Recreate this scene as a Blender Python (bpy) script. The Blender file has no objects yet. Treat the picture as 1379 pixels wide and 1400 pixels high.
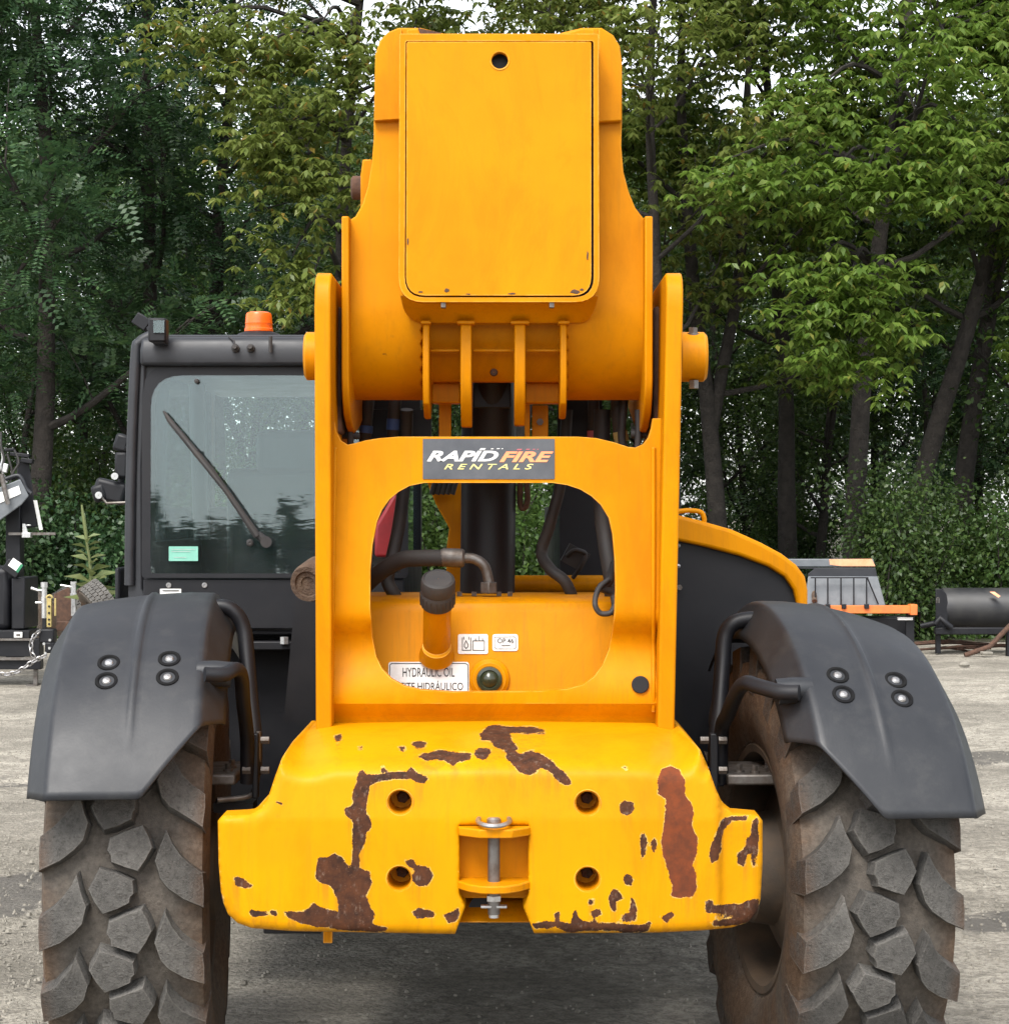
import bpy, math, random
import numpy as np
from mathutils import Vector, Matrix, noise
from mathutils.geometry import delaunay_2d_cdt
R = math.radians
SC = bpy.context.scene
COL = SC.collection
rnd = random.Random(7)

# ------------------------------------------------------------------ camera, sky, sun, exposure
F, CX, CY, H = 2800.0, 689.5, 700.0, 1.6
cd = bpy.data.cameras.new('camera')
cam = bpy.data.objects.new('camera', cd); COL.objects.link(cam)
cam.location = (0, 0, H); cam.rotation_euler = (R(90), 0, 0)
cd.sensor_fit = 'VERTICAL'; cd.sensor_height = 36.0; cd.sensor_width = 36.0
cd.lens = 36.0 * F / 1400.0; cd.clip_start = 0.1; cd.clip_end = 2000
SC.camera = cam

SUN_EL, SUN_AZ = R(52), R(200)            # azimuth clockwise from +Y
W = bpy.data.worlds.new('World'); SC.world = W; W.use_nodes = True
nt = W.node_tree; nt.nodes.clear()
sky = nt.nodes.new('ShaderNodeTexSky'); sky.sky_type = 'NISHITA'; sky.sun_disc = False
sky.sun_elevation = SUN_EL; sky.sun_rotation = SUN_AZ
sky.air_density = 1.0; sky.dust_density = 1.5; sky.ozone_density = 1.0
hs = nt.nodes.new('ShaderNodeHueSaturation'); hs.inputs['Saturation'].default_value = 0.22
bg = nt.nodes.new('ShaderNodeBackground'); bg.inputs['Strength'].default_value = 0.14
out = nt.nodes.new('ShaderNodeOutputWorld')
nt.links.new(sky.outputs[0], hs.inputs['Color']); nt.links.new(hs.outputs[0], bg.inputs['Color'])
nt.links.new(bg.outputs[0], out.inputs['Surface'])
sl = bpy.data.lights.new('sun', 'SUN'); sl.energy = 1.45; sl.angle = R(28); sl.color = (1.0, 0.96, 0.9)
so = bpy.data.objects.new('sun', sl); COL.objects.link(so)
sd = Vector((math.sin(SUN_AZ) * math.cos(SUN_EL), math.cos(SUN_AZ) * math.cos(SUN_EL), math.sin(SUN_EL)))
so.rotation_euler = (-sd).to_track_quat('-Z', 'Y').to_euler(); so.location = (0, -5, 20)
SC.view_settings.view_transform = 'Standard'; SC.view_settings.look = 'None'
SC.view_settings.gamma = 1.0; SC.view_settings.exposure = 1.55
SC.view_settings.use_curve_mapping = False
SC.cycles.max_bounces = 8; SC.cycles.transparent_max_bounces = 16

# ------------------------------------------------------------------ helpers
def P(px, py, d):
    """a point seen at photograph pixel (px, py) standing d metres in front of the camera"""
    return Vector(((px - CX) * d / F, d, H - (py - CY) * d / F))

def XP(px, d): return (px - CX) * d / F
def ZP(py, d): return H - (py - CY) * d / F

ORG = {}
def link(o, parent=None, origin=None):
    COL.objects.link(o)
    if parent is not None: o.parent = parent
    return o

def empty(name, loc, label=None, cat=None, group=None):
    o = bpy.data.objects.new(name, None); COL.objects.link(o)
    o.location = loc; o.empty_display_size = 0.1; ORG[o.name] = Vector(loc)
    if label: o['label'] = label
    if cat: o['category'] = cat
    if group: o['group'] = group
    return o

def tag(o, label=None, cat=None, group=None, kind=None):
    if label: o['label'] = label
    if cat: o['category'] = cat
    if group: o['group'] = group
    if kind: o['kind'] = kind
    return o

class B:
    def __init__(s): s.v = []; s.f = []; s.attr = {}
    def add(s, vs, fs):
        n = len(s.v); s.v += [tuple(v) for v in vs]; s.f += [tuple(i + n for i in f) for f in fs]; return s
    def box(s, c, size, rot=None):
        c = Vector(c); hx, hy, hz = size[0] / 2, size[1] / 2, size[2] / 2
        vs = [Vector((x, y, z)) for x in (-hx, hx) for y in (-hy, hy) for z in (-hz, hz)]
        if rot is not None:
            vs = [rot @ v for v in vs]
        return s.add([v + c for v in vs], [(0, 1, 3, 2), (4, 6, 7, 5), (0, 4, 5, 1), (2, 3, 7, 6), (0, 2, 6, 4), (1, 5, 7, 3)])
    def span(s, a, b):
        a = Vector(a); b = Vector(b)
        return s.box((a + b) / 2, [abs(b[i] - a[i]) for i in range(3)])
    def tube(s, pts, r, seg=12, cap=True):
        pts = [Vector(p) for p in pts]; n = len(pts)
        rs = r if isinstance(r, (list, tuple)) else [r] * n
        up = None; rings = []
        for i, p in enumerate(pts):
            t = (pts[min(i + 1, n - 1)] - pts[max(i - 1, 0)]).normalized()
            if up is None:
                up = Vector((0, 0, 1)) if abs(t.z) < 0.9 else Vector((1, 0, 0))
            a = t.cross(up)
            if a.length < 1e-6: a = t.orthogonal()
            a.normalize(); b = a.cross(t).normalized(); up = b
            rings.append([p + (a * math.cos(2 * math.pi * k / seg) + b * math.sin(2 * math.pi * k / seg)) * rs[i] for k in range(seg)])
        vs = [v for g in rings for v in g]; fs = []
        for i in range(n - 1):
            for k in range(seg):
                k2 = (k + 1) % seg
                fs.append((i * seg + k, i * seg + k2, (i + 1) * seg + k2, (i + 1) * seg + k))
        if cap:
            fs.append(tuple(reversed(range(seg)))); fs.append(tuple((n - 1) * seg + k for k in range(seg)))
        return s.add(vs, fs)
    def lathe(s, prof, o, axis, seg=32, close=False):
        """prof: (t along axis, radius)"""
        o = Vector(o); ax = Vector(axis).normalized(); a = ax.orthogonal().normalized(); b = ax.cross(a)
        vs = []; fs = []; m = len(prof)
        for (t, r) in prof:
            for k in range(seg):
                g = 2 * math.pi * k / seg
                vs.append(o + ax * t + (a * math.cos(g) + b * math.sin(g)) * max(r, 1e-5))
        rng = range(m if close else m - 1)
        for i in rng:
            j = (i + 1) % m
            for k in range(seg):
                k2 = (k + 1) % seg
                fs.append((i * seg + k, i * seg + k2, j * seg + k2, j * seg + k))
        return s.add(vs, fs)
    def cyl(s, a, b, r, seg=24, r2=None):
        return s.tube([a, b], [r, r if r2 is None else r2], seg)
    def prism(s, poly, f0, f1):
        """poly: 2-D points; f0, f1 map a 2-D point to the two end faces"""
        n = len(poly); vs = [f0(*p) for p in poly] + [f1(*p) for p in poly]
        fs = [tuple(range(n)), tuple(reversed(range(n, 2 * n)))]
        for i in range(n):
            j = (i + 1) % n
            fs.append((i, i + n, j + n, j))
        return s.add(vs, fs)
    def build(s, name, mat, parent=None, smooth=35, bevel=0, seg=2, local=False, origin=None):
        me = bpy.data.meshes.new(name)
        vs = [Vector(v) for v in s.v]
        if local:
            o0 = Vector((0, 0, 0))
        elif origin is not None:
            o0 = Vector(origin)
        else:
            arr = np.array([tuple(v) for v in vs]); mn = arr.min(0); mx = arr.max(0)
            o0 = Vector(((mn[0] + mx[0]) / 2, (mn[1] + mx[1]) / 2, mn[2] if parent is None else (mn[2] + mx[2]) / 2))
        me.from_pydata([tuple(v - o0) for v in vs], [], s.f)
        for k, a in s.attr.items():
            at = me.attributes.new(k, 'FLOAT', 'POINT'); at.data.foreach_set('value', np.asarray(a, dtype=np.float32))
        me.validate()
        import bmesh
        bm = bmesh.new(); bm.from_mesh(me); bmesh.ops.recalc_face_normals(bm, faces=bm.faces); bm.to_mesh(me); bm.free()
        if smooth:
            me.polygons.foreach_set('use_smooth', [True] * len(me.polygons))
            me.set_sharp_from_angle(angle=R(smooth))
        if mat: me.materials.append(mat)
        o = bpy.data.objects.new(name, me); COL.objects.link(o)
        if parent is not None:
            o.parent = parent
        o.location = o0 if (parent is None or local) else o0 - ORG.get(parent.name, Vector((0, 0, 0)))
        ORG[o.name] = o0
        if bevel:
            m = o.modifiers.new('bevel', 'BEVEL'); m.width = bevel; m.segments = seg; m.limit_method = 'ANGLE'; m.angle_limit = R(35)
        return o

def inpoly(pts, poly):
    x = pts[:, 0]; y = pts[:, 1]; ins = np.zeros(len(pts), bool); n = len(poly)
    for i in range(n):
        x0, y0 = poly[i]; x1, y1 = poly[(i + 1) % n]
        if y0 == y1: continue
        c = ((y0 > y) != (y1 > y)) & (x < (x1 - x0) * (y - y0) / (y1 - y0) + x0)
        ins ^= c
    return ins

def pdist(pts, poly, sel=None):
    d = np.full(len(pts), 1e9); n = len(poly)
    for i in range(n):
        if sel is not None and not sel(i): continue
        a = np.array(poly[i], float); b = np.array(poly[(i + 1) % n], float); ab = b - a
        t = np.clip(((pts - a) @ ab) / max(ab @ ab, 1e-9), 0, 1)
        q = a + t[:, None] * ab
        d = np.minimum(d, np.hypot(*(pts - q).T))
    return d

def circle(cx, cy, r, n=28):
    return [(cx + r * math.cos(2 * math.pi * k / n), cy + r * math.sin(2 * math.pi * k / n)) for k in range(n)]

def rounded(poly, rad, n=6):
    """round the corners of a polygon; rad: one radius or one per corner"""
    o = []; m = len(poly)
    for i in range(m):
        r = rad[i] if isinstance(rad, (list, tuple)) else rad
        p = Vector(poly[i]); a = Vector(poly[i - 1]); b = Vector(poly[(i + 1) % m])
        if r <= 0: o.append(tuple(p)); continue
        u = (a - p); w = (b - p); r2 = min(r, u.length * .49, w.length * .49); u.normalize(); w.normalize()
        s0 = p + u * r2; s1 = p + w * r2
        for k in range(n + 1):
            t = k / n; q = s0 * (1 - t) ** 2 + p * 2 * t * (1 - t) + s1 * t * t; o.append(tuple(q))
    return o

def rect(x0, y0, x1, y1): return [(x0, y0), (x1, y0), (x1, y1), (x0, y1)]

def plate(outer, holes, depth, thick, grid=0, rings=(), dense=6.0):
    """a plate outlined in photograph pixels; depth(px array, py array) -> metres; thick: metres or back depth"""
    loops = [outer] + list(holes); pts = []; edges = []
    for L in loops:
        M = []
        for i in range(len(L)):
            a = L[i]; b = L[(i + 1) % len(L)]
            k = max(1, int(math.dist(a, b) / dense)) if grid else 1
            for j in range(k): M.append((a[0] + (b[0] - a[0]) * j / k, a[1] + (b[1] - a[1]) * j / k))
        n0 = len(pts); pts += M; edges += [(n0 + i, n0 + (i + 1) % len(M)) for i in range(len(M))]
    nb = len(pts)
    if grid:
        xs = np.array([p[0] for p in outer]); ys = np.array([p[1] for p in outer])
        gx, gy = np.meshgrid(np.arange(xs.min(), xs.max(), grid), np.arange(ys.min(), ys.max(), grid))
        gx = gx + (np.arange(gx.shape[0]) % 2)[:, None] * grid * .5
        G = np.stack([gx.ravel(), gy.ravel()], 1)
        ring = []
        bp = np.array(pts[:nb])
        for e in rings:
            for L in [outer]:
                n = len(L)
                for i in range(n):
                    a = np.array(L[i], float); b = np.array(L[(i + 1) % n], float); l = np.linalg.norm(b - a)
                    if l < .01: continue
                    nn = np.array([-(b - a)[1], (b - a)[0]]) / l
                    for j in np.arange(0, 1, min(1, 4.0 / l)):
                        q = a + (b - a) * j
                        ring.append(q + nn * e); ring.append(q - nn * e)
        if ring:
            Rg = np.array(ring); k = inpoly(Rg, outer); Rg = Rg[k]; dd = pdist(Rg, outer)
            emin = min(rings); Rg = Rg[dd > emin * .9]
        kk = inpoly(G, outer); G = G[kk]
        G = G[pdist(G, outer) > max(grid * .45, (max(rings) + 1.5) if rings else 0)]
        if ring: G = np.vstack([G, Rg])
        for h in holes:
            if len(G): G = G[~inpoly(G, h)]; G = G[pdist(G, h) > grid * .4]
        pts += [tuple(g) for g in G]
    vo, eo, fo, *_ = delaunay_2d_cdt([Vector(p) for p in pts], edges, [], 0, 1e-4)
    V = np.array([tuple(v) for v in vo]); T = np.array([f for f in fo])
    cen = V[T].mean(1); keep = inpoly(cen, outer)
    for h in holes: keep &= ~inpoly(cen, h)
    T = T[keep]
    dv = np.broadcast_to(np.asarray(depth(V[:, 0], V[:, 1]), float), (len(V),)) if callable(depth) else np.full(len(V), float(depth))
    X = (V[:, 0] - CX) * dv / F; Z = H - (V[:, 1] - CY) * dv / F
    n = len(V); b = B()
    back = np.asarray(thick(V[:, 0], V[:, 1])) if callable(thick) else (dv + thick if not isinstance(thick, tuple) else np.full(n, thick[0]))
    # boundary edges
    from collections import Counter
    ec = Counter()
    for t in T:
        for i in range(3):
            ec[tuple(sorted((int(t[i]), int(t[(i + 1) % 3]))))] += 1
    vs = [(X[i], dv[i], Z[i]) for i in range(n)] + [(X[i], back[i], Z[i]) for i in range(n)]
    fs = [tuple(int(q) for q in t) for t in T] + [tuple(int(q) + n for q in reversed(t)) for t in T]
    for (i, j), c in ec.items():
        if c == 1: fs.append((i, j, j + n, i + n))
    used = sorted({i for f in fs for i in f}); mp = {u: k for k, u in enumerate(used)}
    b.v = [vs[u] for u in used]; b.f = [tuple(mp[i] for i in f) for f in fs]
    b.pix = np.array([V[u % n] for u in used]); b.front = np.array([u < n for u in used])
    return b

def bez(pts, n=8):
    """Catmull-Rom path through points"""
    pts = [Vector(p) for p in pts]; o = []
    for i in range(len(pts) - 1):
        p0 = pts[max(i - 1, 0)]; p1 = pts[i]; p2 = pts[i + 1]; p3 = pts[min(i + 2, len(pts) - 1)]
        for k in range(n):
            t = k / n
            o.append(0.5 * ((2 * p1) + (p2 - p0) * t + (2 * p0 - 5 * p1 + 4 * p2 - p3) * t * t + (3 * p1 - p0 - 3 * p2 + p3) * t ** 3))
    o.append(pts[-1]); return o

# ------------------------------------------------------------------ materials
class NB:
    def __init__(s, name):
        s.m = bpy.data.materials.new(name); s.m.use_nodes = True; s.t = s.m.node_tree; s.t.nodes.clear()
        s.out = s.n('ShaderNodeOutputMaterial'); s.bs = s.n('ShaderNodeBsdfPrincipled'); s.l(s.bs.outputs[0], s.out.inputs[0])
        s.geo = None
    def n(s, t, **kw):
        x = s.t.nodes.new(t)
        for k, v in kw.items(): setattr(x, k, v)
        return x
    def l(s, a, b): s.t.links.new(a, b)
    def coord(s, scale=(1, 1, 1)):
        tc = s.n('ShaderNodeTexCoord'); mp = s.n('ShaderNodeMapping'); mp.inputs['Scale'].default_value = scale
        s.l(tc.outputs['Object'], mp.inputs['Vector']); return mp.outputs[0]
    def noise(s, vec, scale, detail=5, rough=.55, dist=0):
        x = s.n('ShaderNodeTexNoise'); x.inputs['Scale'].default_value = scale; x.inputs['Detail'].default_value = detail
        x.inputs['Roughness'].default_value = rough; x.inputs['Distortion'].default_value = dist
        s.l(vec, x.inputs['Vector']); return x.outputs[0]
    def ramp(s, v, a, b, o0=0.0, o1=1.0):
        x = s.n('ShaderNodeMapRange'); x.clamp = True
        x.inputs[1].default_value = a; x.inputs[2].default_value = b; x.inputs[3].default_value = o0; x.inputs[4].default_value = o1
        s.l(v, x.inputs[0]); return x.outputs[0]
    def mix(s, f, a, b):
        x = s.n('ShaderNodeMix', data_type='RGBA')
        for sock, v in ((x.inputs[0], f), (x.inputs[6], a), (x.inputs[7], b)):
            if isinstance(v, (int, float)): sock.default_value = v
            elif isinstance(v, tuple): sock.default_value = (*v, 1) if len(v) == 3 else v
            else: s.l(v, sock)
        return x.outputs[2]
    def math(s, op, a, b=0.0):
        x = s.n('ShaderNodeMath', operation=op)
        for sock, v in ((x.inputs[0], a), (x.inputs[1], b)):
            if isinstance(v, (int, float)): sock.default_value = v
            else: s.l(v, sock)
        return x.outputs[0]
    def set(s, key, v):
        if isinstance(v, (int, float)): s.bs.inputs[key].default_value = v
        elif isinstance(v, tuple): s.bs.inputs[key].default_value = (*v, 1) if len(v) == 3 else v
        else: s.l(v, s.bs.inputs[key])
    def bump(s, h, strength=.3, dist=.01, prev=None):
        x = s.n('ShaderNodeBump'); x.inputs['Strength'].default_value = strength; x.inputs['Distance'].default_value = dist
        s.l(h, x.inputs['Height'])
        if prev is not None: s.l(prev, x.inputs['Normal'])
        s.l(x.outputs[0], s.bs.inputs['Normal']); return x.outputs[0]

def simple(name, c1, c2=None, rough=.5, metal=0, scale=12, bump=.15, bscale=None, spec=.5, r2=None, bdist=.004):
    b = NB(name); v = b.coord(); n1 = b.noise(v, scale, 6, .6)
    c2 = c2 or tuple(x * .7 for x in c1)
    b.set('Base Color', b.mix(b.ramp(n1, .35, .68), c1, c2))
    b.set('Roughness', b.ramp(n1, .3, .7, rough, r2 if r2 is not None else min(1, rough + .15))); b.set('Metallic', metal)
    b.set('Specular IOR Level', spec)
    if bump: b.bump(b.noise(v, bscale or scale * 8, 4, .6), bump, bdist)
    return b.m

YEL, YEL2 = (0.58, 0.226, 0.0004), (0.53, 0.192, 0.0004)
RUST, RUSTD = (0.085, 0.032, 0.015), (0.032, 0.016, 0.011)
def yellow(name, chips=False, dirt=.35, c1=YEL, c2=YEL2, rust_at=.70):
    b = NB(name); v = b.coord(); vs = b.coord((9, 9, .7))
    n1 = b.noise(v, 3.5, 6, .6); st = b.noise(vs, 6, 6, .65); fine = b.noise(v, 90, 4, .6)
    col = b.mix(b.ramp(n1, .35, .7), c1, c2)
    col = b.mix(b.math('MULTIPLY', b.ramp(st, .52, .8), dirt), col, (0.36, 0.15, 0.01))      # run-off grime
    blo = b.noise(b.coord((1.6, 1.6, .8)), 2.4, 8, .72, .8)
    col = b.mix(b.math('MULTIPLY', b.ramp(blo, .46, .66), .38), col, tuple(x * .62 for x in c2))
    n2 = b.noise(v, 14, 8, .75)
    sc = b.ramp(n2, .66, .72)
    col = b.mix(b.math('MULTIPLY', sc, dirt), col, (0.30, 0.13, 0.02))
    rough = b.ramp(n1, .3, .7, .34, .5)
    bv = b.n('ShaderNodeBevel', samples=4); bv.inputs['Radius'].default_value = .006
    ge = b.n('ShaderNodeNewGeometry'); dp = b.n('ShaderNodeVectorMath', operation='DOT_PRODUCT'); b.l(bv.outputs[0], dp.inputs[0]); b.l(ge.outputs['Normal'], dp.inputs[1])
    ed = b.math('MULTIPLY', b.ramp(dp.outputs['Value'], .97, .80), b.ramp(b.noise(v, 22, 5, .7), .36, .55))
    col = b.mix(b.math('MULTIPLY', ed, .55), col, (.86, .52, .13))
    scr = b.noise(b.coord((1.2, 1, 16)), 9, 7, .75, 1.2)
    col = b.mix(b.math('MULTIPLY', b.ramp(scr, .70, .76), .5), col, (.55, .24, .02))
    n3 = b.noise(v, 9, 9, .72, .4)
    m = b.ramp(n3, rust_at, rust_at + .012)
    if chips:
        a = b.n('ShaderNodeAttribute', attribute_name='chip'); s0 = a.outputs['Fac']
        wob = b.math('ADD', b.math('MULTIPLY', b.math('SUBTRACT', b.noise(v, 48, 7, .72), .5), 9.0), b.math('MULTIPLY', b.math('SUBTRACT', b.noise(v, 260, 3, .7), .5), 3.0))
        sdf = b.math('SUBTRACT', b.math('ADD', s0, wob), .7)
        rim = b.math('MULTIPLY', b.ramp(sdf, 1.2, .5), b.ramp(b.noise(v, 33, 4, .7), .46, .58, 0, .7))
        col = b.mix(rim, col, (.62, .45, .16))
        m2 = b.ramp(sdf, .35, -.35); m = b.math('MAXIMUM', m, m2)
        ad = b.n('ShaderNodeAttribute', attribute_name='drip'); dr = b.math('MULTIPLY', ad.outputs['Fac'], b.ramp(b.noise(b.coord((1, 1, .04)), 60, 4, .6), .45, .65))
        col = b.mix(b.math('MULTIPLY', dr, .55), col, (.30, .12, .012))
        a2 = b.n('ShaderNodeAttribute', attribute_name='stain')
    rn = b.noise(v, 30, 6, .7)
    rc = b.mix(b.ramp(rn, .35, .65), RUST, RUSTD); rc = b.mix(b.ramp(b.noise(v, 160, 3, .6), .62, .75), rc, (0.15, 0.08, 0.055))
    rc = b.mix(b.math('MULTIPLY', b.ramp(b.noise(b.coord((1, 1, .5)), 75, 6, .75), .56, .66), .7), rc, (.17, .115, .085))
    if chips:
        rc = b.mix(a2.outputs['Fac'], rc, b.mix(b.ramp(rn, .4, .62), (0.16, 0.042, 0.016), (0.10, 0.032, 0.016)))
    col = b.mix(m, col, rc)
    b.set('Base Color', col)
    b.set('Roughness', b.math('ADD', b.math('MULTIPLY', m, .35), rough))
    b.set('Specular IOR Level', .10)
    h = b.math('SUBTRACT', b.math('MULTIPLY', fine, .12), m)
    b.bump(h, .35, .0035)
    return b.m

M = {}
M['yellow'] = yellow('yellow_paint', dirt=.5, c2=(.50, .178, .0004))
M['yellow_chip'] = yellow('yellow_chipped_paint', True, .3, c1=(.58, .256, .001), c2=(.54, .218, .0008), rust_at=.78)
M['yellow_worn'] = yellow('yellow_worn_paint', False, .9, rust_at=.70)
M['yellow_panel'] = yellow('yellow_panel_paint', False, .18, rust_at=.9)
M['black'] = simple('black_paint', (.006, .0065, .009), (.011, .011, .013), .42, scale=6, bump=.08, spec=.3)
M['cab'] = simple('cab_grey_paint', (.0125, .0138, .0175), (.020, .0215, .026), .42, scale=8, bump=.08)
def plastic_mat():
    b = NB('fender_plastic'); v = b.coord(); n1 = b.noise(v, 5, 6, .65); n2 = b.noise(v, 160, 4, .6); sc = b.noise(b.coord((1, .3, .3)), 26, 8, .8, 2.0); du = b.noise(v, 11, 8, .75)
    col = b.mix(b.ramp(n1, .35, .68), (.0145, .016, .0195), (.022, .0235, .027))
    col = b.mix(b.math('MULTIPLY', b.ramp(du, .50, .72), .20), col, (.08, .077, .07))
    col = b.mix(b.math('MULTIPLY', b.ramp(sc, .66, .72), .35), col, (.12, .12, .125))
    tc = b.n('ShaderNodeTexCoord'); sx = b.n('ShaderNodeSeparateXYZ'); b.l(tc.outputs['Object'], sx.inputs[0])
    bv = b.n('ShaderNodeBevel', samples=4); bv.inputs['Radius'].default_value = .005
    ge = b.n('ShaderNodeNewGeometry'); dp = b.n('ShaderNodeVectorMath', operation='DOT_PRODUCT'); b.l(bv.outputs[0], dp.inputs[0]); b.l(ge.outputs['Normal'], dp.inputs[1])
    col = b.mix(b.math('MULTIPLY', b.ramp(dp.outputs['Value'], .93, .75), b.ramp(du, .48, .56)), col, (.30, .29, .27))
    b.set('Base Color', col); b.set('Roughness', b.ramp(n1, .3, .7, .40, .55)); b.set('Specular IOR Level', .38); b.bump(b.math('ADD', n2, b.math('MULTIPLY', sc, .4)), .12, .002); return b.m
M['plastic'] = plastic_mat()
M['matte'] = simple('matte_black', (.006, .006, .007), (.010, .010, .010), .8, scale=20, bump=0, spec=.15)
M['rubber'] = simple('hose_rubber', (.018, .018, .02), (.035, .03, .027), .6, scale=10)
M['steel'] = simple('bare_steel', (.42, .42, .43), (.25, .23, .21), .35, .9, scale=40)
M['zinc'] = simple('zinc_plated_steel', (.62, .62, .62), (.42, .42, .41), .32, .85, scale=60, bump=.05)
M['dsteel'] = simple('dull_steel', (.20, .19, .18), (.11, .09, .075), .45, .8, scale=30)
M['rust'] = simple('rusted_steel', (.10, .05, .03), (.05, .03, .022), .85, 0, scale=25, bump=.4)
M['white'] = simple('white_print', (.78, .78, .76), (.68, .67, .64), .5, scale=30, bump=.02)
M['ink'] = simple('black_print', (.015, .015, .015), (.05, .05, .05), .5, scale=60, bump=0)
M['olive'] = simple('oil_glass', (.02, .025, .012), (.035, .04, .02), .12, scale=30, bump=0)
M['orange'] = simple('orange_lens', (.95, .16, .015), (.85, .11, .01), .18, scale=10, bump=0)
M['red'] = simple('red_cover', (.32, .015, .02), (.20, .012, .016), .45, scale=10)
M['green_label'] = simple('green_print', (.16, .42, .33), (.20, .48, .38), .5, scale=20, bump=0)
M['decal'] = simple('decal_vinyl', (.055, .06, .07), (.085, .09, .10), .5, scale=14, bump=.05)
M['yell_ink'] = simple('pale_yellow_print', (.85, .75, .28), (.8, .68, .2), .5, scale=20, bump=0)
M['orange_paint'] = simple('orange_paint', (.70, .17, .03), (.55, .13, .03), .5, scale=9)
M['peach_paint'] = simple('faded_orange_paint', (.78, .36, .20), (.68, .28, .14), .6, scale=12)
M['brown'] = simple('brown_rubber', (.05, .03, .02), (.12, .08, .052), .85, scale=18, bump=.6, bdist=.01)
M['blue'] = simple('blue_hose_mark', (.02, .05, .16), (.03, .07, .2), .5, scale=20)
M['pinkmark'] = simple('pink_hose_mark', (.5, .12, .14), None, .5, scale=20)
M['straw'] = simple('straw_tape', (.42, .33, .12), None, .6, scale=20)
M['greywall'] = simple('grey_sheet', (.10, .11, .12), (.14, .15, .16), .5, scale=10)

def fire_mat():
    b = NB('fire_print'); tc = b.n('ShaderNodeTexCoord'); sx = b.n('ShaderNodeSeparateXYZ'); b.l(tc.outputs['Generated'], sx.inputs[0])
    cr = b.n('ShaderNodeValToRGB'); e = cr.color_ramp.elements; e[0].position = .05; e[0].color = (.9, .72, .2, 1); e[1].position = .9; e[1].color = (.65, .05, .06, 1)
    k = cr.color_ramp.elements.new(.45); k.color = (.9, .28, .12, 1)
    b.l(sx.outputs['Y'], cr.inputs[0]); b.set('Base Color', cr.outputs[0]); b.set('Roughness', .5); return b.m
M['fire'] = fire_mat()

def tyre_mat():
    b = NB('tyre_rubber'); v = b.coord(); n1 = b.noise(v, 4, 7, .65, .4); n2 = b.noise(v, 60, 5, .7)
    col = b.mix(b.ramp(n2, .3, .7), (.060, .053, .046), (.125, .111, .094))
    tc = b.n('ShaderNodeTexCoord'); sx = b.n('ShaderNodeSeparateXYZ'); b.l(tc.outputs['Object'], sx.inputs[0])
    ax = b.math('ABSOLUTE', sx.outputs['X'])
    mud = b.math('MULTIPLY', b.ramp(ax, .13, .205, .12, 1.0), b.ramp(n1, .32, .58))
    col = b.mix(mud, col, b.mix(b.ramp(n2, .4, .65), (.085, .050, .030), (.14, .09, .056)))
    b.set('Base Color', col); b.set('Roughness', .85); b.set('Specular IOR Level', .3)
    b.bump(b.math('ADD', n2, b.noise(v, 220, 3, .6)), .45, .006); return b.m
M['tyre'] = tyre_mat()
def lug_mat():
    b = NB('worn_lug_rubber'); v = b.coord(); n1 = b.noise(v, 14, 7, .7); n2 = b.noise(v, 170, 5, .7)
    oi = b.n('ShaderNodeObjectInfo')
    col = b.mix(b.ramp(n1, .35, .65), (.075, .072, .067), (.135, .128, .118))
    tc = b.n('ShaderNodeTexCoord'); sx = b.n('ShaderNodeSeparateXYZ'); b.l(tc.outputs['Object'], sx.inputs[0])
    ax = b.math('ABSOLUTE', sx.outputs['X'])
    mud = b.math('MULTIPLY', b.ramp(ax, .165, .21), b.ramp(n1, .3, .55))
    col = b.mix(b.math('MULTIPLY', mud, .85), col, (.105, .058, .033))
    col = b.mix(b.math('MULTIPLY', b.ramp(n2, .52, .72), .6), col, (.18, .17, .155))
    col = b.mix(b.math('MULTIPLY', b.ramp(b.noise(v, 95, 6, .75), .50, .36), .55), col, (.028, .025, .023))
    bv = b.n('ShaderNodeBevel', samples=4); bv.inputs['Radius'].default_value = .007
    ge = b.n('ShaderNodeNewGeometry'); dp = b.n('ShaderNodeVectorMath', operation='DOT_PRODUCT'); b.l(bv.outputs[0], dp.inputs[0]); b.l(ge.outputs['Normal'], dp.inputs[1])
    col = b.mix(b.math('MULTIPLY', b.ramp(dp.outputs['Value'], .985, .88), b.ramp(n1, .3, .6, .15, .6)), col, (.21, .195, .175))
    hv = b.n('ShaderNodeHueSaturation'); b.l(col, hv.inputs['Color']); b.l(b.ramp(oi.outputs['Random'], 0, 1, .68, 1.15), hv.inputs['Value'])
    b.set('Base Color', hv.outputs[0]); b.set('Roughness', .88); b.set('Specular IOR Level', .25)
    b.bump(b.math('ADD', b.math('MULTIPLY', n1, 1.5), n2), .8, .008); return b.m
M['lug'] = lug_mat()
M['rim'] = simple('dirty_rim', (.05, .038, .028), (.10, .065, .04), .75, scale=9, bump=.3)

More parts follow.
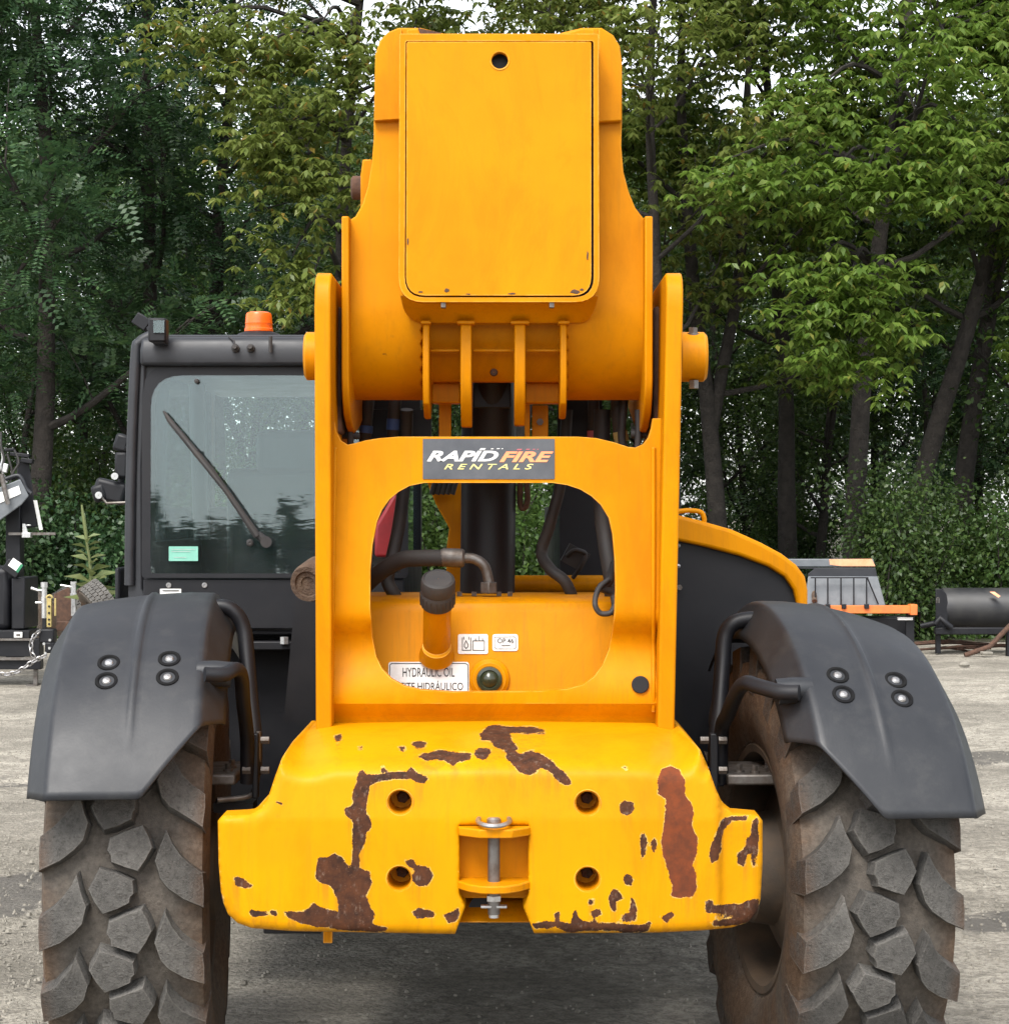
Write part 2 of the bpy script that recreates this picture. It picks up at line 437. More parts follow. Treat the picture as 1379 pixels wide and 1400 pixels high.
def glass_mat():
    b = NB('tinted_glass'); b.t.nodes.remove(b.bs)
    tr = b.n('ShaderNodeBsdfTransparent'); tr.inputs[0].default_value = (.82, .92, .91, 1)
    gl = b.n('ShaderNodeBsdfGlossy'); gl.inputs[0].default_value = (.9, .97, 1, 1); gl.inputs['Roughness'].default_value = .015
    df = b.n('ShaderNodeBsdfDiffuse'); df.inputs[0].default_value = (.32, .36, .37, 1)
    fr = b.n('ShaderNodeFresnel'); fr.inputs[0].default_value = 1.55
    mx = b.n('ShaderNodeMixShader'); b.l(fr.outputs[0], mx.inputs[0]); b.l(tr.outputs[0], mx.inputs[1]); b.l(gl.outputs[0], mx.inputs[2])
    v = b.coord(); nz = b.noise(v, 5, 6, .6); m2 = b.n('ShaderNodeMixShader')
    b.l(b.ramp(nz, .3, .75, .01, .05), m2.inputs[0]); b.l(mx.outputs[0], m2.inputs[1]); b.l(df.outputs[0], m2.inputs[2])
    bp = b.n('ShaderNodeBump'); bp.inputs['Strength'].default_value = .028; bp.inputs['Distance'].default_value = .002
    b.l(b.noise(b.coord((1, 1, 7)), 9, 2), bp.inputs['Height']); b.l(bp.outputs[0], gl.inputs['Normal'])
    b.l(m2.outputs[0], b.out.inputs[0]); return b.m
M['glass'] = glass_mat()

def leaf_mat(name, c1, c2, c3, tl=.35, c4=None):
    b = NB(name); g = b.n('ShaderNodeNewGeometry'); oi = b.n('ShaderNodeObjectInfo')
    r = g.outputs['Random Per Island']
    col = b.mix(b.ramp(r, 0, .6), c1, c2); col = b.mix(b.ramp(r, .6, 1), col, c3)
    if c4: col = b.mix(b.ramp(r, .965, .97), col, c4)
    hv = b.n('ShaderNodeHueSaturation'); b.l(col, hv.inputs['Color']); b.l(b.ramp(oi.outputs['Random'], 0, 1, .85, 1.15), hv.inputs['Value'])
    b.l(b.ramp(oi.outputs['Random'], 0, 1, .49, .51), hv.inputs['Hue'])
    b.set('Base Color', hv.outputs[0]); b.set('Roughness', .42); b.set('Specular IOR Level', .5)
    t = b.n('ShaderNodeBsdfTranslucent'); b.l(hv.outputs[0], t.inputs[0])
    mx = b.n('ShaderNodeMixShader'); mx.inputs[0].default_value = tl
    b.l(b.bs.outputs[0], mx.inputs[1]); b.l(t.outputs[0], mx.inputs[2]); b.l(mx.outputs[0], b.out.inputs[0]); return b.m
M['leaf_maple'] = leaf_mat('maple_leaf', (.075, .13, .018), (.12, .185, .028), (.175, .23, .046), tl=.48, c4=(.20, .20, .04))
M['leaf_yellow'] = leaf_mat('yellowing_leaf', (.105, .145, .026), (.155, .20, .042), (.21, .245, .065), tl=.48, c4=(.26, .19, .04))
M['leaf_dark'] = leaf_mat('locust_leaf', (.028, .066, .027), (.044, .092, .034), (.066, .12, .042), tl=.32)
M['leaf_mid'] = leaf_mat('woodland_leaf', (.038, .078, .016), (.058, .105, .021), (.085, .135, .03), tl=.42)
M['leaf_bush'] = leaf_mat('bush_leaf', (.04, .085, .02), (.06, .115, .026), (.09, .14, .035))
M['weed'] = leaf_mat('weed_leaf', (.11, .14, .05), (.14, .17, .06), (.17, .19, .07))
M['bark'] = simple('bark', (.034, .028, .023), (.017, .014, .012), .95, scale=9, bump=.9, bscale=25, bdist=.03)

def ground_mat():
    b = NB('gravel_lot'); tc = b.n('ShaderNodeTexCoord'); v = tc.outputs['Object']
    mp = b.n('ShaderNodeMapping'); mp.inputs['Scale'].default_value = (.75, 1, 1); b.l(v, mp.inputs[0])
    big = b.noise(mp.outputs[0], .55, 6, .6, .5); mid = b.noise(v, 3.2, 8, .68); fine = b.noise(v, 30, 8, .8); grit = b.noise(v, 190, 3, .7)
    col = b.mix(b.ramp(big, .43, .58), (.52, .475, .395), (.31, .282, .232))
    col = b.mix(b.math('MULTIPLY', b.ramp(mid, .46, .66), .62), col, (.16, .145, .118))
    col = b.mix(b.math('MULTIPLY', b.ramp(fine, .44, .60), .75), col, (.13, .118, .098))
    vo = b.n('ShaderNodeTexVoronoi'); vo.inputs['Scale'].default_value = 55; b.l(v, vo.inputs['Vector'])
    col = b.mix(b.math('MULTIPLY', b.ramp(vo.outputs['Distance'], .28, .05), .35), col, (.47, .445, .385))
    col = b.mix(b.math('MULTIPLY', b.ramp(grit, .55, .75), .35), col, (.40, .38, .335))
    pat = b.noise(mp.outputs[0], 1.7, 7, .7, 1.2)
    col = b.mix(b.math('MULTIPLY', b.ramp(pat, .52, .62), .55), col, (.17, .155, .125))
    mp2 = b.n('ShaderNodeMapping'); mp2.inputs['Scale'].default_value = (.8, 1.3, 1); b.l(v, mp2.inputs[0])
    cr_ = b.math('ABSOLUTE', b.math('SUBTRACT', b.noise(mp2.outputs[0], 1.5, 8, .7, .8), .5))
    col = b.mix(b.math('MULTIPLY', b.ramp(cr_, .012, .002), .4), col, (.10, .09, .075))
    # wet tyre tracks lying across the lot
    a = b.n('ShaderNodeAttribute', attribute_name='wet')
    wm = b.ramp(b.math('ADD', a.outputs['Fac'], b.math('MULTIPLY', b.math('SUBTRACT', mid, .5), 1.3)), .30, .42)
    col = b.mix(b.math('MULTIPLY', wm, .8), col, (.10, .092, .082))
    b.set('Base Color', col); b.set('Roughness', b.ramp(wm, 0, 1, .92, .6)); b.set('Specular IOR Level', .3)
    h = b.math('ADD', b.math('MULTIPLY', mid, .5), b.math('ADD', b.math('MULTIPLY', fine, .7), b.math('MULTIPLY', vo.outputs['Distance'], -.35)))
    b.bump(h, .9, .035); return b.m
M['ground'] = ground_mat()
M['floor'] = simple('forest_floor', (.06, .05, .032), (.04, .045, .02), .95, scale=3, bump=.8, bscale=14, bdist=.05)
M['stone'] = simple('loose_stone', (.27, .25, .21), (.16, .148, .124), .9, scale=6, bump=.3)

# ------------------------------------------------------------------ ground
def sgrid(a, b, n, p, c=0.0):
    t = np.linspace(-1, 1, n); s = np.sign(t) * np.abs(t) ** p
    return c + np.where(s < 0, s * (c - a), s * (b - c))
gx = sgrid(-400, 400, 150, 3.2); gy = sgrid(-400, 500, 170, 3.0, 9.0)
g = B(); wet = []
def blob(x, y, cx, cy, rx, ry): return 1 - math.hypot((x - cx) / rx, (y - cy) / ry)
for y in gy:
    for x in gx:
        near = math.exp(-((x / 18) ** 2 + ((y - 10) / 18) ** 2))
        z = (noise.noise((x * .8, y * .8, 1.0)) * .018 + noise.noise((x * 2.7, y * 2.7, 5.0)) * .008) * near - .006
        g.v.append((x, y, z))
        w = max(blob(x, y, 2.25, 8.0, 1.1, .34), blob(x, y, -2.35, 8.6, .8, .85), blob(x, y, -2.2, 7.0, .5, .35),
                blob(x, y, 3.3, 13.2, 2.2, .6) * .8, blob(x, y, -3.5, 12.2, 1.6, .6) * .7, blob(x, y, 2.6, 6.3, .5, .25) * .8)
        wet.append(max(0.0, min(1.0, w)))
nx = len(gx)
g.f = [(j * nx + i, j * nx + i + 1, (j + 1) * nx + i + 1, (j + 1) * nx + i) for j in range(len(gy) - 1) for i in range(nx - 1)]
g.attr['wet'] = wet
tag(g.build('ground', M['ground'], smooth=80, origin=(0, 0, 0)), 'pale gravel lot with damp tracks', kind='structure')
ff = B(); edge = []
for i in range(81):
    x = -60 + i * 1.5; edge.append((x, 25.2 + noise.noise((x * .35, 3, 0)) * 1.0 + (.8 if x < -2 else 0)))
ff.v = [(x, y, .002) for x, y in edge] + [(x, y + 2.5, .05) for x, y in edge] + [(x, 140, .25) for x, y in edge]
n_ = len(edge); ff.f = [(i, i + 1, i + 1 + n_, i + n_) for i in range(n_ - 1)] + [(i + n_, i + 1 + n_, i + 1 + 2 * n_, i + 2 * n_) for i in range(n_ - 1)]
tag(ff.build('forest_floor', M['floor'], origin=(0, 30, 0)), 'dark leaf strewn forest floor under the trees', kind='structure')

# loose gravel
def stones(n, seed, area, smin, smax):
    r = random.Random(seed); b = B()
    for _ in range(n):
        x, y = area(r); s = r.uniform(smin, smax) * (1 if r.random() < .9 else 1.8)
        vs = []
        for k in range(5):
            a = 2 * math.pi * (k + r.uniform(-.25, .25)) / 5; q = s * r.uniform(.7, 1.15); vs.append((x + q * math.cos(a), y + q * math.sin(a), -.002))
        for k in range(5):
            vx, vy, _z = vs[k]; vs.append((x + (vx - x) * .62, y + (vy - y) * .62, s * r.uniform(.45, .8)))
        b.add(vs, [(k, (k + 1) % 5, 5 + (k + 1) % 5, 5 + k) for k in range(5)] + [(5, 6, 7, 8, 9)])
    return b
def ar(r):
    while True:
        y = 5.2 + 12 * r.random() ** 1.6; x = r.uniform(-.27, .27) * y
        if abs(x) > 1.25 or y > 9 or r.random() < .2: return x, y
tag(stones(10000, 3, ar, .003, .009).build('gravel', M['stone'], smooth=0, origin=(0, 8, 0)), 'loose gravel strewn over the lot', kind='stuff')

# ================================================================== telehandler
T = empty('telehandler', (0, 5.7, 0), 'yellow telehandler seen from behind with chipped counterweight and rental decal', 'telehandler')

# ---- counterweight
CWO = [(455, 993), (680, 990), (893, 993), (918, 998), (940, 1008), (957, 1025), (968, 1050), (978, 1078), (988, 1100), (1002, 1111), (1036, 1114),
       (1042, 1122), (1042, 1180), (1039, 1230), (1034, 1248), (1022, 1261), (1000, 1268), (960, 1272), (900, 1275), (730, 1276), (715, 1240),
       (722, 1222), (722, 1128), (628, 1128), (628, 1222), (636, 1240), (622, 1277), (400, 1273), (345, 1269), (325, 1262), (312, 1250), (303, 1228),
       (299, 1180), (298, 1122), (304, 1115), (342, 1113), (357, 1104), (366, 1092), (376, 1062), (386, 1035), (400, 1014), (420, 1001), (436, 996)]
def cw_edge_kind(i):
    a, b = CWO[i], CWO[(i + 1) % len(CWO)]
    cy = (a[1] + b[1]) / 2; cx = (a[0] + b[0]) / 2
    if cy < 999: return 'top'
    if cy < 1040 and (cx < 440 or cx > 900): return 'shoulder'
    if 625 < cx < 730 and cy > 1120: return 'pocket'
    return 'side'
def cw_depth(px, py):
    q = np.stack([px, py], 1); d = np.full(len(px), 4.90)
    d = d + 0.0006 * np.clip(1120 - py, 0, 200) * .35
    dr = np.zeros(len(px))
    for kind, rr, rd in (('top', 74, .405), ('shoulder', 24, .06), ('side', 12, .02), ('pocket', 5, .006)):
        e = pdist(q, CWO, lambda i: cw_edge_kind(i) == kind)
        u = 1 - np.clip(e / rr, 0, 1)
        dr = np.maximum(dr, rd * u ** 2.3 if kind == 'top' else rd * (1 - np.sqrt(np.clip(1 - u * u, 0, 1))))
    d = d + dr
    # the two wings stand a little back from the middle block
    d = d + .03 * np.clip((348 - px) / 14, 0, 1) * .5 + .022 * np.clip((px - 980) / 9, 0, 1)
    return d
HOLES = [(547, 1097), (803, 1098), (546, 1201), (803, 1202)]
cw = plate(CWO, [circle(x, y, 17.5) for x, y in HOLES], cw_depth, lambda px, py: np.where(((px < 352) | (px > 988)), 5.02, 5.60), grid=4.5, rings=(1.0, 3, 7, 13, 20), dense=5)
CH = [
 [(665,60),(685,40),(705,38),(740,43),(790,42),(828,52),(820,58),(780,58),(738,55),(730,62),(745,80),(757,95),(745,103),(765,107),(790,100),(815,110),(835,122),(850,140),(870,152),(884,178),(876,184),(850,170),(838,150),(812,140),(800,146),(803,152),(785,157),(758,150),(752,138),(742,128),(727,118),(730,100),(700,88),(690,75),(668,72)],
 [(652,100),(665,94),(690,98),(688,110),(672,122),(655,116)],
 [(516,112),(545,104),(575,97),(600,103),(640,105),(642,120),(610,125),(600,136),(590,128),(560,120),(535,122)],
 [(497,84),(515,76),(537,82),(530,90),(515,94)], [(468,93),(480,90),(488,96),(478,100)], [(313,66),(330,60),(332,72),(318,80)], [(370,92),(380,90),(384,96),(376,98)], [(430,135),(436,150),(428,148)],
 [(372,150),(385,146),(388,158),(420,158),(450,152),(490,150),(498,140),(510,152),(538,165),(535,176),(515,178),(500,168),(460,166),(420,172),(400,182),(392,215),(388,250),(400,265),(402,285),(390,300),(388,320),(372,350),(372,385),(398,392),(402,420),(388,450),(400,480),(412,500),(400,520),(440,528),(435,537),(390,535),(330,532),(300,527),(260,524),(205,505),(190,490),(240,490),(265,468),(280,480),(322,490),(325,470),(318,450),(305,425),(285,420),(268,405),(275,360),(300,358),(315,350),(335,362),(352,390),(358,350),(358,300),(362,270),(340,255),(338,240),(358,235),(360,200),(368,180)],
 [(483,365),(500,362),(515,380),(540,380),(550,400),(540,425),(520,428),(505,415),(500,400),(515,388),(490,380)],
 [(503,490),(520,480),(545,488),(556,492),(550,502),(515,506)],
 [(70,405),(90,405),(100,418),(118,425),(110,432),(75,425)], [(108,485),(125,490),(152,488),(153,497),(120,500),(108,495)], [(160,487),(166,487),(166,500),(161,500)], [(168,487),(174,487),(174,499),(170,499)],
 [(172,223),(186,226),(184,232),(174,231)], [(36,440),(42,450),(44,475),(50,490),(40,485)],
 [(1003,230),(1015,222),(1034,226),(1036,245),(1022,258),(1006,250)], [(1010,140),(1020,138),(1022,148)],
 [(1052,310),(1060,295),(1066,310),(1064,350),(1055,362)], [(1080,320),(1085,310),(1091,325),(1087,345),(1080,338)],
 [(1012,405),(1022,398),(1032,405),(1030,425),(1015,422)], [(978,445),(990,433),(1012,455),(995,465),(990,490),(978,478)], [(925,460),(940,458),(938,472),(928,472)], [(930,490),(950,482),(958,495),(940,505)], [(1005,500),(1028,490),(1030,455),(1042,475),(1040,505),(1015,515)], [(1102,500),(1125,490),(1133,497),(1115,515)], [(845,495),(855,488),(856,505),(848,510)],
 [(790,518),(830,513),(885,518),(895,485),(905,510),(950,518),(1010,520),(1060,522),(1077,515),(1070,535),(1030,540),(960,532),(905,535),(880,540),(850,527),(800,530)],
 [(1247,265),(1275,260),(1308,258),(1306,266),(1270,268),(1247,300),(1245,340),(1238,362),(1225,370),(1218,350),(1230,310),(1238,300)], [(1335,262),(1337,300),(1332,380),(1322,382),(1324,340),(1310,350),(1302,380),(1288,370),(1285,350),(1305,335),(1310,310),(1320,305),(1325,270)], [(1210,465),(1225,460),(1230,475),(1290,472),(1310,462),(1338,458),(1335,500),(1310,515),(1270,522),(1230,522),(1222,512),(1270,505),(1290,495),(1230,492),(1210,490)],
 [(575,498),(600,488),(612,480),(616,496),(604,512),(590,516)]]
STAIN = [(1094,170),(1105,145),(1125,136),(1145,148),(1157,170),(1158,210),(1172,225),(1180,250),(1175,280),(1188,310),(1188,345),(1175,375),(1186,400),(1188,430),(1178,455),(1160,450),(1145,455),(1128,450),(1130,420),(1118,390),(1108,350),(1103,320),(1112,270),(1115,215),(1097,205)]
def cpx(poly): return [(280 + x / 1.768, 970 + y / 1.768) for x, y in poly]
q = cw.pix; sdf = np.full(len(q), 30.0)
for poly in CH + [STAIN]:
    pl = cpx(poly); d_ = pdist(q, pl); d_ = np.where(inpoly(q, pl), -d_, d_); sdf = np.minimum(sdf, d_)
pl = cpx(STAIN); stn = np.clip(1.5 - np.where(inpoly(q, pl), 0, pdist(q, pl)) / 4, 0, 1)
sdf = np.where(cw.front, sdf, 30.0)
cw.attr['chip'] = np.clip(sdf, -30, 30); cw.attr['stain'] = stn
drip = np.zeros(len(q))
for off in (5, 10, 16, 24, 34, 46):
    qq = q - np.array([0, off])
    for poly in CH + [STAIN]: drip = np.maximum(drip, np.where(inpoly(qq, cpx(poly)), 1 - off / 55, 0))
cw.attr['drip'] = np.where(cw.front, drip, 0)
CWT = cw.build('counterweight', M['yellow_chip'], T, smooth=50)
for (hx, hy) in HOLES:
    b = B(); c0 = P(hx, hy, 4.905)
    rr = 17.5 * 4.9 / F
    b.lathe([(-.001, rr + .003), (-.003, rr + .001), (.002, rr - .003), (.10, rr - .004), (.10, .012)], c0, (0, 1, 0), 36)
    b.build('bolt_hole', M['yellow_worn'], CWT, smooth=30)
    b = B(); b.lathe([(0, .001), (0, .013), (.012, .016), (.03, .016)], c0 + Vector((0.002, .085, 0)), (0, 1, 0), 6)
    b.build('bolt', M['rust'], CWT, smooth=20)
# drawbar pocket: back wall, two lugs, the pin with its ring, the lip under it
b = B(); b.span(P(612, 1118, 4.955), P(738, 1228, 4.955) + Vector((0, .03, 0))); b.build('pocket_wall', M['yellow'], CWT, bevel=.003)
b = B(); pts = [(608, 5.06), (627, 4.885), (655, 4.845), (700, 4.845), (723, 4.885), (742, 5.06)]
z0, z1 = ZP(1146, 4.85), ZP(1134, 4.85)
b.prism(pts, lambda px, d: Vector((XP(px, 4.86), d, z0)), lambda px, d: Vector((XP(px, 4.86), d, z1)))
b.build('drawbar_lug', M['yellow_worn'], CWT, bevel=.003)
b = B(); pts = [(608, 5.06), (626, 4.90), (640, 4.86), (658, 4.835), (675, 4.83), (692, 4.835), (710, 4.86), (724, 4.90), (742, 5.06)]
z0, z1 = ZP(1222, 4.84), ZP(1211, 4.84)
b.prism(pts, lambda px, d: Vector((XP(px, 4.86), d, z0)), lambda px, d: Vector((XP(px, 4.86), d, z1)))
b.build('drawbar_lug', M['yellow_worn'], CWT, bevel=.003)
pc = P(675, 1130, 4.90); pr = 8.3 * 4.88 / F
b = B(); b.cyl((pc.x, 4.90, ZP(1127, 4.88)), (pc.x, 4.90, ZP(1252, 4.88)), pr, 20)
pin = b.build('hitch_pin', M['dsteel'], CWT)
b = B(); b.lathe([(0, .017), (.012, .017), (.016, .012), (.016, .001)], (pc.x, 4.90, ZP(1128, 4.88)), (0, 0, 1), 20); b.build('pin_head', M['steel'], pin)
ring = [(pc.x + .038 * math.cos(t), 4.885 + .05 * math.sin(t), ZP(1129, 4.88) + .012 + .006 * math.sin(t)) for t in np.linspace(0, 2 * math.pi, 33)]
b = B(); b.tube(ring, .0058, 10, cap=False); b.build('pull_ring', M['steel'], pin)
b = B(); b.cyl((pc.x, 4.90, ZP(1226, 4.88)), (pc.x, 4.90, ZP(1234, 4.88)), .019, 6)
b.box((pc.x, 4.897, ZP(1241, 4.88)), (.062, .02, .006)); b.cyl((pc.x, 4.90, ZP(1249, 4.88)), (pc.x, 4.90, ZP(1257, 4.88)), .012, 12)
b.build('pin_clip', M['zinc'], pin, bevel=.001)
b = B()
b.prism([(618, 5.02, 1236), (733, 5.02, 1236), (733, 5.10, 1236), (618, 5.10, 1236)], lambda px, d, py: Vector((XP(px, 5.0), d, ZP(1236, 5.0))), lambda px, d, py: Vector((XP(px, 5.0), d - .06 if d < 5.05 else d, ZP(1257, 5.0))))
b.build('lip_plate', M['yellow_worn'], CWT, bevel=.003)
b = B(); b.cyl(P(660, 1243, 5.005), P(660, 1243, 5.06), .035, 24); b.build('drain_opening', M['black'], CWT)
# under-edge bracket below the left half
b = B(); b.span(P(360, 1266, 5.1), P(440, 1277, 5.1) + Vector((0, .2, 0))); b.build('skid_bar', M['black'], CWT, bevel=.004)
b = B(); b.span(P(442, 1268, 5.05), P(455, 1287, 5.07)); b.build('tab', M['yellow_worn'], CWT)

# ---- rear frame: plate with the big opening, two uprights
FO = [(445, 1000), (447, 760), (452, 572), (456, 570), (460, 590), (466, 602), (475, 608), (485, 606), (500, 602), (520, 599), (545, 597), (790, 597), (815, 599), (840, 605), (858, 611), (868, 612), (879, 607), (886, 598), (890, 585), (892, 572), (908, 572), (908, 760), (904, 1000)]
FH = [(580, 660), (755, 660), (775, 663), (793, 669), (808, 678), (821, 690), (832, 708), (837, 730), (840, 765), (841, 805), (840, 835), (837, 862), (832, 888), (824, 908), (812, 925), (797, 936), (775, 942), (740, 945), (620, 946), (575, 943), (553, 938), (535, 928), (522, 914), (514, 897), (509, 870), (506, 830), (506, 780), (509, 745), (515, 714), (522, 697), (532, 683), (545, 672), (560, 664)]
def sst(a, b, x): t = np.clip((x - a) / (b - a), 0, 1); return t * t * (3 - 2 * t)
def fdepth(px, py):
    return 5.36 + .05 * sst(842, 876, py) - .03 * sst(890, 950, py) + .05 * sst(958, 990, py) + .0 * px
RF = plate(FO, [FH], fdepth, .03, grid=14, dense=10).build('rear_frame', M['yellow'], T, smooth=40, bevel=.003)
def upright(x0, x1, zs, lean0, name):
    b = B()
    z_ = lambda py, d: ZP(py, d)
    prof = [(5.22, 2.12), (5.225, 2.17), (5.245, 2.20), (5.275, 2.215), (5.70, 2.215), (5.86, 2.15), (5.98, 1.95), (6.05, 1.5), (6.10, .80), (5.33, .80), (5.33, 1.05), (5.30, 1.35)]
    zt = 2.2
    f0 = lambda d, z: Vector((x0 + lean0 * (z - zt), d, z)); f1 = lambda d, z: Vector((x1 + lean0 * (z - zt) * .9, d, z))
    b.prism(prof, f0, f1); return b.build(name, M['yellow'], T, bevel=.006, seg=3)
UL = upright(XP(430, 5.22), XP(452, 5.22), 0, .006, 'upright')
UR = upright(XP(911, 5.22), XP(934, 5.22), 0, .013, 'upright')
# weld beads where plate and uprights meet
for (x0, x1) in ((458, 461), (893, 896)):
    b = B(); pts = [P(x0 - .014 * (py - 600) * (1 if x0 < 600 else .0), py, float(fdepth(0, py)) - .002) for py in range(612, 996, 24)]
    b.tube(pts, .006, 8); b.build('weld_bead', M['yellow'], RF, smooth=60)
b = B(); b.cyl(P(875, 936, 5.375), P(875, 936, 5.385), 12 * 5.38 / F, 32); b.build('rubber_plug', M['black'], RF, bevel=.002)
# pivot bosses on the uprights
b = B(); b.lathe([(0, .066), (.030, .066), (.036, .058), (.036, .03)], P(430, 487, 5.6) + Vector((.010, 0, 0)), (-1, 0, 0), 32); b.build('pivot_boss', M['yellow_worn'], UL)
b = B(); b.lathe([(0, .068), (.062, .068), (.07, .060), (.07, .03)], P(931, 488, 5.6) + Vector((-.002, 0, 0)), (1, 0, 0), 32); bo = b.build('pivot_boss', M['yellow_worn'], UR)
b = B(); c = P(947, 458, 5.58); b.cyl(c, c + Vector((0, 0, .02)), .013, 6); b.cyl(c + Vector((0, 0, -.004)), c + Vector((0, 0, .004)), .019, 14)
c = P(948, 520, 5.58); b.cyl(c, c + Vector((0, 0, -.022)), .014, 6); b.build('bolt', M['dsteel'], bo)
b = B(); b.cyl((XP(455, 5.6) + .01, 5.62, 2.03), (XP(905, 5.6) - .01, 5.62, 2.03), .055, 24); b.build('pivot_shaft', M['dsteel'], T)
# greasy pads between boom tail and uprights
for px in (461, 899):
    b = B(); b.box((XP(px, 5.45), 5.62, 1.98), (.02, .30, .34)); b.build('wear_pad', M['rust'], T, bevel=.01)

# ---- boom tail
TO = [(475, 303), (486, 296), (496, 278), (503, 255), (508, 225), (511, 190), (511, 165), (513, 75), (519, 56), (530, 44), (545, 38), (575, 38), (600, 44), (625, 51), (745, 51), (770, 44), (795, 38), (822, 38), (838, 48), (847, 63), (850, 85), (850, 165), (849, 200), (852, 235), (859, 262), (868, 284), (878, 297), (884, 303),
      (884, 546), (775, 546), (765, 522), (592, 522), (582, 546), (475, 546)]
def tdepth(px, py):
    t = np.clip((py - 415) / 135, 0, 1); d = 5.44 + .25 * (1 - np.sqrt(1 - .94 * t * t))
    mid = ((px > 582) & (px < 770) & (py > 440)).astype(float)
    return d + .05 * mid
BT = plate(TO, [], tdepth, .045, grid=9, dense=7).build('boom_tail', M['yellow'], T, smooth=45, bevel=.0025)
# thickening cheeks at the top corners
for L in ([(511, 165), (513, 75), (519, 56), (530, 44), (545, 38), (549, 38), (549, 163)], [(818, 38), (822, 38), (838, 48), (847, 63), (850, 85), (850, 165), (818, 167)]):
    plate(L, [], 5.415, .024).build('cheek_plate', M['yellow'], BT, bevel=.004)
# top rail between the cheeks
plate([(556, 40), (575, 39), (600, 45), (622, 52), (748, 52), (772, 45), (795, 39), (812, 40), (812, 56), (556, 56)], [], 5.36, .07).build('top_rail', M['yellow_worn'], BT, bevel=.003)
b = B(); b.prism([(571, 38), (604, 45), (600, 50), (575, 47)], lambda x, y: P(x, y, 5.355), lambda x, y: P(x, y, 5.40)); b.build('rust_patch', M['rust'], BT)
# frame round the cover and the cover itself
CO = rounded([(556, 57), (808, 57), (808, 404), (555, 404)], [3, 3, 26, 26])
CHo = rounded([(554.6, 56), (811, 56), (811.5, 406.5), (553.2, 406.5)], [3, 3, 28, 28])
FR = rounded([(546, 46), (818, 46), (819, 413), (545, 413)], [3, 3, 34, 34])
FRM = plate(FR, [CHo], 5.30, .13).build('cover_frame', M['yellow'], BT, bevel=.003)
b = plate(rounded([(550, 52), (815, 52), (815, 409), (549, 409)], [3, 3, 26, 26]), [], 5.335, .03); b.build('dark_liner', M['black'], BT)
CV = plate(CO, [circle(683, 83, 11.5, 32)], 5.296, .02).build('end_cover', M['yellow_panel'], BT, bevel=.002)
b = B(); c = P(683, 83, 5.30); b.lathe([(-.005, 11.5 * 5.3 / F), (-.006, 13.2 * 5.3 / F), (-.003, 13.6 * 5.3 / F)], c, (0, 1, 0), 36); b.build('hole_rim', M['yellow'], CV)
rr_ = random.Random(4)
for (cx_, cy_, rx_, ry_) in ((611, 397, 5, 3), (786, 399, 7, 3.5), (795, 396, 3, 2), (700, 401.5, 6, 1.5), (640, 402, 4, 1.2), (575, 399, 5, 1.5), (803, 350, 1.5, 7), (557.5, 330, 1.2, 6)):
    L_ = [(cx_ + rx_ * rr_.uniform(.55, 1.1) * math.cos(t), cy_ + ry_ * rr_.uniform(.55, 1.1) * math.sin(t)) for t in np.linspace(0, 2 * math.pi, 12)[:-1]]
    plate(L_, [], 5.2952, .002).build('rust_patch', M['rust'], CV, smooth=0)
for px in (606, 754):
    b = B(); c = P(px, 414, 5.31); b.span(c + Vector((-.006, -.006, -.012)), c + Vector((.006, .03, .002))); b.build('clip', M['dsteel'], FRM)
def chd(px, py): return 5.315 + np.clip((py - 404) / 34, 0, 1) * .115
plate(rounded([(547, 404), (818, 404), (812, 428), (800, 441), (568, 441), (553, 428)], [2, 2, 14, 12, 12, 14]), [], chd, .03, grid=9).build('chin_plate', M['yellow'], BT, smooth=50, bevel=.004)
# side line of the frame: thin riser strip with a dark slot at its left
b = B(); b.span(P(549, 80, 5.33), P(553, 110, 5.40)); b.build('slot', M['black'], BT)
# side flanges
def flange(x0, x1):
    b = B(); pr = [(5.38, 297), (5.38, 520), (5.40, 545), (5.44, 566), (5.52, 582), (5.62, 588), (5.8, 575), (6.1, 540), (6.1, 330), (5.5, 293)]
    b.prism(pr, lambda d, py: Vector((x0, d, ZP(py, 5.4))), lambda d, py: Vector((x1, d, ZP(py, 5.4)))); return b.build('side_flange', M['yellow'], BT, bevel=.004)
flange(XP(467, 5.38), XP(477, 5.38)); flange(XP(881, 5.38), XP(892, 5.38))
# ribs under the chin
for px, w, bot in ((582.5, 9, 570), (637, 15, 582), (710.5, 15, 580), (770, 9, 570)):
    b = B(); pr = [(5.42, 438), (5.405, 470), (5.40, 520), (5.43, 552), (5.50, bot), (5.56, bot), (5.62, 540), (5.62, 438)]
    hw = w / 2 * 5.42 / F; x = XP(px, 5.42)
    b.prism(pr, lambda d, py: Vector((x - hw, d, ZP(py, 5.42))), lambda d, py: Vector((x + hw, d, ZP(py, 5.42)))); b.build('rib', M['yellow'], BT, bevel=.004)
    b = B(); b.span(P(px - w * .85, 438, 5.40), P(px + w * .85, 446, 5.47)); b.build('rib_pad', M['yellow'], BT, bevel=.004)
for (x0, x1) in ((588, 629), (646, 703), (719, 765)):
    b = B(); b.span(P(x0, 477, 5.475), P(x1, 482, 5.50)); b.build('weld_bar', M['yellow'], BT, bevel=.004)
b = B(); b.lathe([(0, .001), (0, .008), (.006, .011)], P(675, 509, 5.52), (0, 1, 0), 10); b.build('rust_spot', M['rust'], BT)
